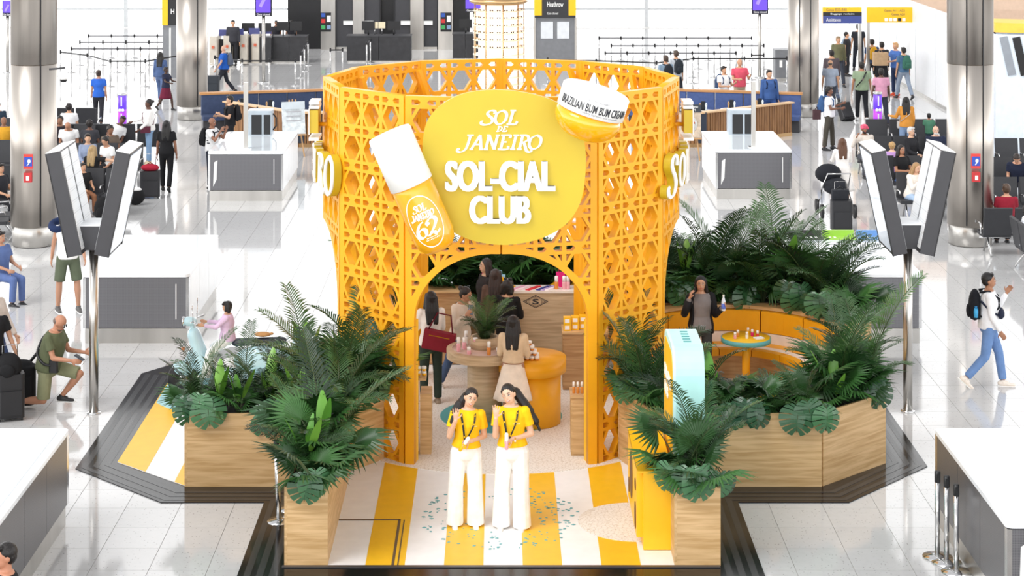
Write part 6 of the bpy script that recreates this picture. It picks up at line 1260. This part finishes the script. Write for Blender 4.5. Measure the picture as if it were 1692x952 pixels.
# ------------------------------------------------------------ airport seats
SEATM = mat('seat_black', '#2E2F33', .55, var=.08)
def seats(x, y, n, rz, label, arm=True):
    t = thing('airport_bench', label, 'bench', (x, y, 0), math.radians(rz)); W_ = .62
    sb = MB().rbox((0, 0, .42), (W_-.05, .5, .07), .02).mesh('seat', SEATM); M = Rx(-.18); bb = MB().rbox((0, .29, .71), (W_-.05, .06, .56), .015, 2, M).mesh('backrest', SEATM); ab = MB().tube([(0, .2, .45), (0, .15, .64), (0, -.2, .66), (0, -.22, .6)], .018, 6).mesh('armrest', CHROME)
    for k in range(n):
        for nm, me in (('seat', sb), ('backrest', bb)): link(nm, me, t).location = ((k-(n-1)/2)*W_, 0, 0)
        link('armrest', ab, t).location = ((k-n/2)*W_, 0, 0)
    link('armrest', ab, t).location = ((n/2)*W_, 0, 0)
    part(t, 'beam', MB().box((0, 0, .36), (n*W_, .08, .05)), CHROME)
    for sx_ in (-1, 1): part(t, 'leg', MB().tube([(sx_*n*W_*.36, -.28, .015), (sx_*n*W_*.36, -.03, .35), (sx_*n*W_*.36, .03, .35), (sx_*n*W_*.36, .3, .015)], .022, 6), CHROME)
SP = [(PY(128, 54.2), 54.2, 2, 180), (PY(190, 51), 51., 4, 180), (PY(96, 50.1), 50.1, 3, 0), (PY(150, 47), 47., 4, 0), (PY(112, 46.9)-.3, 44.3, 3, 180), (PY(165, 44.4)+.3, 43.2, 2, 0), (PY(2, 47.5), 47.5, 3, 0), (PY(-5, 40.5), 40.5, 2, 100), (PY(0, 51.5), 51.5, 3, 0)]
for k, (x, y, n, r) in enumerate(SP): seats(x, y, n, r, 'black airport bench on steel legs at the left, %s row from the back' % ('first', 'third', 'fourth', 'sixth', 'seventh', 'eighth', 'fifth', 'nearest', 'second')[k])
SP = [(PY(1510, 51.3), 51.3, 4, 0), (PY(1520, 48.2), 48.2, 4, 0), (PY(1437, 48.4), 48.4, 1, 0), (PY(1505, 45), 45., 3, 0), (PY(1530, 42.6), 42.6, 2, 0), (PY(1668, 47.8), 47.8, 3, 0), (PY(1680, 44.8), 44.8, 4, 0), (PY(1665, 42), 42., 3, 0), (PY(1668, 38.9), 38.9, 2, 180), (PY(1712, 37.2), 37.2, 2, 90)]
for k, (x, y, n, r) in enumerate(SP): seats(x, y, n, r, ('black airport bench behind the couple with white hair', 'black airport bench under the couple with white hair', 'single black airport seat under the man in the turban', 'black airport bench under the woman on her phone', 'black airport bench under the blond woman with headphones', 'empty black airport bench right of the column, farthest row', 'black airport bench behind the man in the navy polo', 'black airport bench right of the column, middle row', 'black airport bench seen from behind under the red shirt', 'black airport bench at the right edge seen from the side')[k])
# ------------------------------------------------------------ travellers
def st(label, px, py, **k):      # standing: foot pixel
    x, y = pf(px, py); k.setdefault('vox', .019); return person(label, x, y, **k)
def hd_(label, px, py, H=1.7, **k):
    x, y = ph(px, py, H); x = min(x, 13.3); k.setdefault('vox', .019); return person(label, x, y, H=H, **k)
def si(label, px, py, face=0, **k):  # sitting: head-top pixel
    x, y = ph(px, py, 1.28); k.setdefault('vox', .018); k.setdefault('arms', 'lap'); return person(label, x, y, face, H=k.pop('H', 1.7), legs='sit', seat=.44, **k)
st('airport staff member in bright blue shirt walking away near the far lanes', 163, 208, face=185, top='#2E62C0', bot='#2A2A30', legs='walk2', skin='#B98A6E', hair='#3A2A22', hs='bun', fem=True)
t, i = st('woman in white top and jeans standing left with arm stretched out', 246, 272, face=-75, top='#F0EEEC', bot='#7E9CBE', skin='#5A3A2C', hair='#1A1414', hs='bun', fem=True, sleeve='long', arms=(((.1, .2, -1), (0, .6, -.5)), ((.15, .6, -.8), (.1, 1, -.3))), shoe='#D8C8A8', wide=1.1); attach(t, i, 'crossbag', '#5A2A3A', 'maroon crossbody bag on the woman in white top and jeans')
st('woman with long dark hair and denim shirt walking away beside a child', 265, 170, face=170, top='#4A5E86', bot='#5A6E96', hair='#15110F', hs='long', fem=True, legs='walk', sleeve='long')
st('child in navy shirt and maroon skirt walking beside the woman in denim', 274, 182, face=60, H=1.4, top='#2A2E44', bot='#6A2038', skin='#4A3226', hs='short', bottom='skirt', legs='walk', arms='push', fem=True)
t, i = st('grey haired man in bright blue shirt striding left with a suitcase', 370, 156, face=-85, top='#2258B0', bot='#2A2C34', skin='#C89C84', hair='#C8C4BE', hs='bald', legs='walk', arms='swing', wide=1.15); attach(t, i, 'backpack', '#5A606E', 'grey backpack on the man in bright blue shirt')
suitcase(PY(350, 64.), 64., 0, '#2A3038', 'dark suitcase pulled by the man in bright blue shirt', .7, .5, .3)
st('woman with very long black hair in black dress walking away with a suitcase', 275, 316, face=178, top='#17171A', bot='#18181B', skin='#8A5E48', hair='#0E0C0C', hs='long', fem=True, legs=((10, 4), (-6, -26)), wide=1.05, shoe='#1A1A1A', vox=.015)
suitcase(PY(248, 45.3), 45.3, 8, '#26262A', 'black suitcase with a red bag on top pulled by the woman in black', .6, .46, .28)
q = thing('red_bag', 'dark red bag lying on top of the black suitcase', 'bag', (PY(248, 45.3), 45.3, .65)); part(q, 'bag_body', MB().ell((0, 0, .06), (.22, .13, .09)), clothm('#A01E34')); part(q, 'handle', MB().tube([(-.1, 0, .12), (0, 0, .18), (.1, 0, .12)], .012), clothm('#7A1426'))
t, i = hd_('man in black and white striped shirt with hands at his face beside the left counter', 350, 194, 1.72, face=70, top='#DADADA', bot='#1E2230', skin='#8A5E48', hair='#1A1614', hs='bald', arms='face', vox=.015)
for k in range(7):
    z = i['B'].z+.02+k*.062; part(t, 'shirt_stripe', MB().lathe([(.178 if k > 3 else .172, z), (.178 if k > 3 else .172, z+.028)], n=24, sy=.78), clothm('#1A1E2C'), label='black stripe')
attach(t, i, 'backpack', '#17171A', 'black backpack on the man in the striped shirt')
t, i = hd_('boy in black shirt standing behind the left far counter looking left', 380, 158, 1.66, face=-70, top='#1A1A1E', bot='#202024', skin='#C89C7E', hair='#120F10', arms='phone'); attach(t, i, 'backpack', '#1C1C20', 'black backpack on the boy behind the left far counter')
hd_('distant figure in dark suit behind the ticket gates', 385, 33, 1.75, face=0, top='#3A3A40', bot='#2A2A2E', hair='#2A2624', sleeve='long')
for k, px in enumerate((458, 483)): person('gate agent behind the black desk, %s one' % ('left', 'right')[k], PY(px, 77.), 76.6, face=10, H=1.5, top='#2A2A30', bot='#202024', skin='#8A6048', vox=.02)
# seated left
si('bald man in white shirt sitting bent over his phone at the left', 116, 194, 0, top='#F2F2F2', bot='#1E1E22', skin='#B07E62', hair='#8A6A58', hs='bald', lean=22, head=(25, 0, 0), wide=1.1)
si('dark haired woman sitting beside the bald man in white shirt', 99, 192, 10, top='#28242A', bot='#1E1E22', skin='#8A6048', hs='curly', fem=True)
si('person with dark hair seen from behind above the rearmost left bench', 114, 171, 180, top='#E8E8E8', bot='#333338', hs='curly')
si('person in white shirt slumped sideways with dark hair on the left bench', 184, 187, 20, top='#EDEDED', bot='#333338', skin='#6A4636', side=28, lean=10)
si('curly dark haired person resting in grey shirt on the left bench', 148, 198, 180, top='#3A3A40', bot='#333338', skin='#6A4636', hs='curly')
si('woman in glasses and blue grey shirt sitting at the left', 145, 221, 15, top='#8A96B0', bot='#333338', skin='#C89C7E', hair='#2A1C16', hs='short', fem=True, sleeve='long')
si('woman in white blouse with dark bun leaning forward at the left', 184, 221, -30, top='#F0F0EE', bot='#26262A', skin='#B98A6E', hs='bun', fem=True, lean=20)
si('curly haired traveller with scarf beside the violet totem', 180, 206, 30, top='#6A5C50', bot='#26262A', skin='#8A6048', hs='curly', lean=10)
si('blond woman in black shirt seen from behind with arm along the bench', 153, 240, 165, top='#1C1C1E', bot='#26262A', skin='#D2A88C', hair='#A88C62', hs='long', fem=True, arms=(((.2, .2, -1), (0, .8, -.2)), ((1, .1, -.1), (1, .3, -.2))), vox=.015)
si('child in black sitting low beside the left display screens', 137, 260, 40, top='#1C1C1E', bot='#8A5E44', hs='short', H=1.45, vox=.015)
si('man in mustard shirt sitting at the far left edge', 6, 193, 30, top='#D8A030', bot='#2A2A2E', skin='#8A6048', hair='#3A3430', hs='bald')
si('person in dark coat sitting at the far left edge behind the column', -4, 168, 20, top='#2A3A4A', bot='#2A2A2E', sleeve='long')
si('person holding a white cup at the left edge of the seats', 0, 270, 60, top='#2A2A30', bot='#1E1E22', vox=.016)
si('person in blue plaid clothes sitting at the left edge', 0, 382, 60, top='#5A6E9E', bot='#5A6E9E', skin='#B98A6E', sleeve='short', vox=.014)
q = thing('rucksack', 'black rucksack on the floor beside the left seats', 'bag', (PY(170, 42.4), 42.4, 0)); part(q, 'pack_body', MB().ell((0, 0, .26), (.2, .14, .28)), clothm('#1A1A1C')); part(q, 'pocket', MB().ell((0, -.12, .2), (.13, .05, .14)), clothm('#1A1A1C'))
q = thing('rucksack', 'dark bag under the frame of the seat right of the left display', 'bag', (PY(224, 44.4), 44.4, 0)); part(q, 'pack_body', MB().ell((0, 0, .2), (.22, .16, .2)), clothm('#1A1A1C')); part(q, 'white_cloth', MB().ell((0, -.03, .36), (.15, .1, .05)), clothm('#EDEDED'))
# right, walking
for k, (px, py, c, bp) in enumerate(((1100, 89, '#7E94A8', '#24282E'), (1117, 81, '#B8BEC4', '#2A3036'))):
    t, i = hd_('man with dark backpack walking away right of the booth, %s' % ('left of the pair in blue', 'right of the pair in grey')[k], px, py, 1.8, face=200, top=c, bot='#2A2C34', hair='#4A3A30', legs='walk2'); attach(t, i, 'backpack', bp, 'dark backpack on the %s man walking right of the booth' % ('left', 'right')[k])
t, i = hd_('young man in white shirt looking at his phone beyond the right cafe', 1196, 109, 1.74, face=30, top='#F0F0F0', bot='#8A8478', arms='phone', hair='#1A1614'); attach(t, i, 'backpack', '#3A4E70', 'navy backpack on the young man in white shirt'); 
hd_('man in coral red polo shirt beyond the right cafe', 1222, 97, 1.8, face=15, top='#D8566A', bot='#B0A088', hair='#C8B090', hs='bald', arms='phone', wide=1.1)
t, i = st('man in blue shirt and trousers walking towards the camera right of the counter', 1271, 216, face=15, top='#3E5C92', bot='#3C5A94', skin='#C89C7E', hair='#2A201C', sleeve='long', legs='walk2', H=1.82, vox=.017); attach(t, i, 'backpack', '#232C44', 'navy backpack worn by the man all in blue')
t, i = st('man in white shirt with blue backpack looking at a phone at the right', 1370, 248, face=72, top='#EDEDEF', bot='#4A463E', skin='#7A5240', hair='#120F10', arms='phone', legs=((8, 2, 6), (-8, -6, 6)), H=1.74, vox=.016); attach(t, i, 'backpack', '#3A5A86', 'blue backpack on the man in white shirt at the right')
q = thing('hanging_pouch', 'brown pouch hanging below the blue backpack', 'bag', (PY(1349, 52.7), 52.65, .85)); part(q, 'pouch_body', MB().rbox((0, 0, .12), (.22, .14, .26), .04), clothm('#4A3438')); part(q, 'handle', MB().tube([(-.05, 0, .25), (0, 0, .33), (.05, 0, .25)], .01), clothm('#4A3438'))
hd_('man in grey shirt pulling a suitcase behind the man with the blue backpack', 1372, 96, 1.74, face=165, top='#9AA4B4', bot='#3A3E48', hs='bald', hair='#5A4A40', legs='walk')
suitcase(PY(1402, 58.4), 58.4, 20, '#26262A', 'black suitcase tilted on its wheels beyond the right column', .55, .4, .25, -35)
hd_('man in dark brown shirt walking away beyond the right column', 1374, 80, 1.76, face=190, top='#564C50', bot='#4A5468', hair='#1C1614', legs='walk', sleeve='long', wide=1.1)
t, i = hd_('man in olive jacket carrying a blue rucksack beyond the right column', 1385, 58, 1.78, face=10, top='#6A6A50', bot='#3A3E48', hair='#9A8468', sleeve='long', legs='walk2'); 
hd_('dark haired traveller in black near the row of far chairs', 1399, 53, 1.6, face=60, top='#2A2A2E', bot='#2A2A2E', hs='curly')
t, i = hd_('traveller with a mustard backpack walking away at the far right', 1441, 62, 1.76, face=185, top='#3A4A6A', bot='#202024', bottom='shorts', legs='walk'); attach(t, i, 'backpack', '#E0A82C', 'mustard yellow backpack at the far right')
hd_('traveller in black hoodie and shorts walking away at the far right', 1457, 67, 1.76, face=185, top='#2C2C32', bot='#202024', bottom='shorts', legs='walk2', sleeve='long')
t, i = hd_('fair haired traveller in blue shirt carrying a brown paper bag', 1480, 70, 1.78, face=-60, top='#4A6EB0', bot='#2E3A5A', hair='#C89C6A', arms='push', legs='stand', shoe='#E85A3A')
q = thing('paper_bag', 'brown paper carrier held by the traveller in blue shirt', 'bag', (i['B'].x+t.location.x-.55, t.location.y-.2, 1.05)); part(q, 'bag_body', MB().rbox((0, 0, .2), (.5, .3, .42), .03), clothm('#B89A78')); part(q, 'handle', MB().tube([(-.1, 0, .4), (0, 0, .5), (.1, 0, .4)], .012), clothm('#A08462'))
t, i = hd_('traveller with green backpack beside the far white hoarding', 1493, 76, 1.74, face=200, top='#4A6A8A', bot='#8A96A8', legs='walk2'); attach(t, i, 'backpack', '#3A6A5A', 'green backpack beside the far white hoarding')
hd_('traveller in blue shirt and black waistcoat below the yellow sign', 1445, 38, 1.78, face=180, top='#26282E', bot='#2E323C', legs='walk2')
st('man in sage green shirt and black trousers walking away at the right', 1424, 200, face=178, top='#8A9C80', bot='#1E1F24', skin='#A8775A', hair='#1A1512', legs=((12, 5), (-6, -24)), H=1.8, wide=1.12, shoe='#E8E8E8', vox=.017)
q = thing('chest_strap', 'black sling strap over the back of the man in the sage green shirt', 'strap', (PY(1424, 58.4), 58.4, 0)); part(q, 'strap', MB().tube([(-.2, -.15, 1.05), (0, -.165, 1.28), (.12, -.1, 1.5)], .02), BLACK); part(q, 'buckle', MB().box((0, -.18, 1.28), (.04, .02, .04)), CHROME)
st('man in pink shirt walking away behind the violet totem at the right', 1456, 210, face=182, top='#C890A8', bot='#2A2E3A', skin='#5A3C2E', hair='#14100F', legs='walk2', H=1.78, vox=.017)
t, i = hd_('woman in mustard jacket with long dark hair standing behind the right seats', 1497, 160, 1.66, face=175, top='#C8883A', bot='#7A90B0', hair='#14100F', hs='long', fem=True, sleeve='long', vox=.017, arms=(((.3, .3, -.8), (.5, .8, 0)), ((.15, 0, -1), (0, .5, -.8)))); attach(t, i, 'crossbag', '#B8B4B0', 'pale grey bag on the woman in the mustard jacket')
hd_('small child in green and white top behind the right bench', 1535, 187, 1.15, face=170, top='#4A7A62', bot='#3A4A5A', skin='#8A6048', hair='#14100F', vox=.017)
# right, seated
_t, _i = si('man in pink turban and black beard sitting with phone at his ear', 1428, 206, 5, top='#D8CEC4', bot='#4E5058', skin='#8A5E44', hair='#E0607A', hs='turban', sleeve='long', arms='ear', vox=.015)
si('child with blond curls in lilac shirt sitting on the right bench', 1474, 228, 160, H=1.5, top='#B890C8', bot='#4A5A7A', skin='#E0B49A', hair='#B8925E', hs='curly', vox=.016)
si('woman with short white hair in black cardigan on the right bench', 1505, 210, 40, top='#26262A', bot='#2E2E34', skin='#D2A88C', hair='#C8C6C4', hs='short', fem=True, sleeve='long', vox=.015)
_u, _j = si('white bearded man in navy jumper sitting on the right bench', 1546, 208, 0, top='#23293E', bot='#4A4E58', skin='#D8AC94', hair='#D8D4D0', hs='bald', sleeve='long', wide=1.1, vox=.015)
for t_, i_, c_ in ((_t, _i, '#1C1614'), (_u, _j, '#D8D4D0')): part(t_, 'beard', MB().ell(i_['hp'](0, -.038, -.062), (.056, .05, .05), None, 12, 8), hairm(c_))
si('dark haired woman in black shirt and jeans looking at her phone on the right bench', 1489, 240, 25, top='#1C1C1E', bot='#4E74B4', skin='#A8775A', hs='long', hair='#1C1412', fem=True, arms='phone', vox=.014)
si('blond woman with headphones and cream coat on the right bench', 1506, 266, 30, top='#EFE6DC', bot='#A8C0DC', skin='#DDB092', hair='#A8845A', hs='long', fem=True, sleeve='long', arms='face', vox=.014, lean=14)
si('man in navy polo shirt bent over at the right edge', 1682, 245, -20, top='#1E2438', bot='#3A3A40', skin='#C8967A', hair='#2A1F1A', lean=25, head=(20, 0, 0), vox=.015)
si('man in dark red shirt seen from behind right of the column', 1663, 304, 178, top='#8E1E30', bot='#2A2A2E', skin='#C8967A', hair='#4A3628', vox=.015)
si('person in white shirt cut by the right edge of the frame', 1698, 338, 90, top='#E8EAF0', bot='#26262A', sleeve='long', vox=.015)
# white dress woman, stroller and suitcase
st('woman with long brown hair in white dress walking away with a stroller', 1392, 350, face=178, H=1.66, top='#F2EEEA', bot='#F4F0EC', skin='#D2A88C', hair='#5A3A26', hs='long', fem=True, sleeve='long', bottom='skirt', arms='push', vox=.014)
suitcase(PY(1390, 41.3), 41.3, 3, '#232428', 'black suitcase with a small bag on top beside the woman in white', .62, .44, .28)
q = thing('cabin_bag', 'small black bag on top of the suitcase beside the woman in white', 'bag', (PY(1388, 41.4), 41.4, .67)); part(q, 'bag_body', MB().rbox((0, 0, .1), (.36, .2, .2), .04), clothm('#2A2C32')); part(q, 'handle', MB().tube([(-.08, 0, .2), (0, 0, .27), (.08, 0, .2)], .012), BLACK)
t = thing('stroller', 'black baby stroller pushed by the woman in the white dress', 'stroller', (PY(1377, 43.1), 43.1, 0))
for x in (-.3, .42):
    for y in (-.3, .4): w = part(t, 'wheel', MB().lathe([(.1, -.03), (.15, -.03), (.15, .03), (.1, .03)], (x, y, .15), 18, M=Ry(PI/2)), BLACK); part(w, 'wheel_hub', MB().seg((x-.02, y, .15), (x+.02, y, .15), .05), CHROME)
part(t, 'seat_shell', MB().ell((.05, .05, .65), (.28, .35, .2)), clothm('#26282E')); part(t, 'canopy', MB().ell((-.08, .2, .9), (.3, .28, .22)), clothm('#1E2026'))
part(t, 'frame', MB().tube([(-.3, -.3, .15), (-.25, .1, .55), (-.2, -.45, 1.0), (.3, -.45, 1.0), (.35, .1, .55), (.42, -.3, .15)], .018).tube([(-.3, .4, .15), (-.2, .0, .6)], .016).tube([(.42, .4, .15), (.3, 0, .6)], .016), CHROME)
# items on the near left desk: distant chair row
for k in range(6):
    t = thing('steel_chair', 'blue grey steel framed waiting chair in the far slanted row', 'chair', (12.35+k*.16, 71+k*.72, 0), math.radians(-60), 'far slanted row of steel chairs'); part(t, 'seat', MB().rbox((0, 0, .44), (.5, .45, .06), .02), mat('chair_bluegrey', '#8A9AAA')); part(t, 'backrest', MB().rbox((0, .24, .75), (.5, .05, .5), .02, 2, Rx(-.15)), mat('chair_bluegrey', '#8A9AAA')); part(t, 'leg', MB().tube([(-.2, -.2, 0), (-.2, 0, .42), (-.2, .2, 0)], .02), CHROME); part(t, 'leg', MB().tube([(.2, -.2, 0), (.2, 0, .42), (.2, .2, 0)], .02), CHROME)
t = thing('info_cabinet', 'grey boxed cabinet left of the right distant column', 'cabinet', (PY(1293, 69), 69, 0)); part(t, 'body', MB().rbox((0, 0, .62), (.62, .6, 1.0), .04), mat('cabinet_grey', '#7A7C80', .4, .3)); part(t, 'plinth', MB().bx(-.3, .3, -.28, .28, 0, .2), STEEL); part(t, 'marks', MB().bx(-.15, -.05, -.31, -.3, .5, .75).bx(.1, .16, -.31, -.3, .5, .7), WHITE)
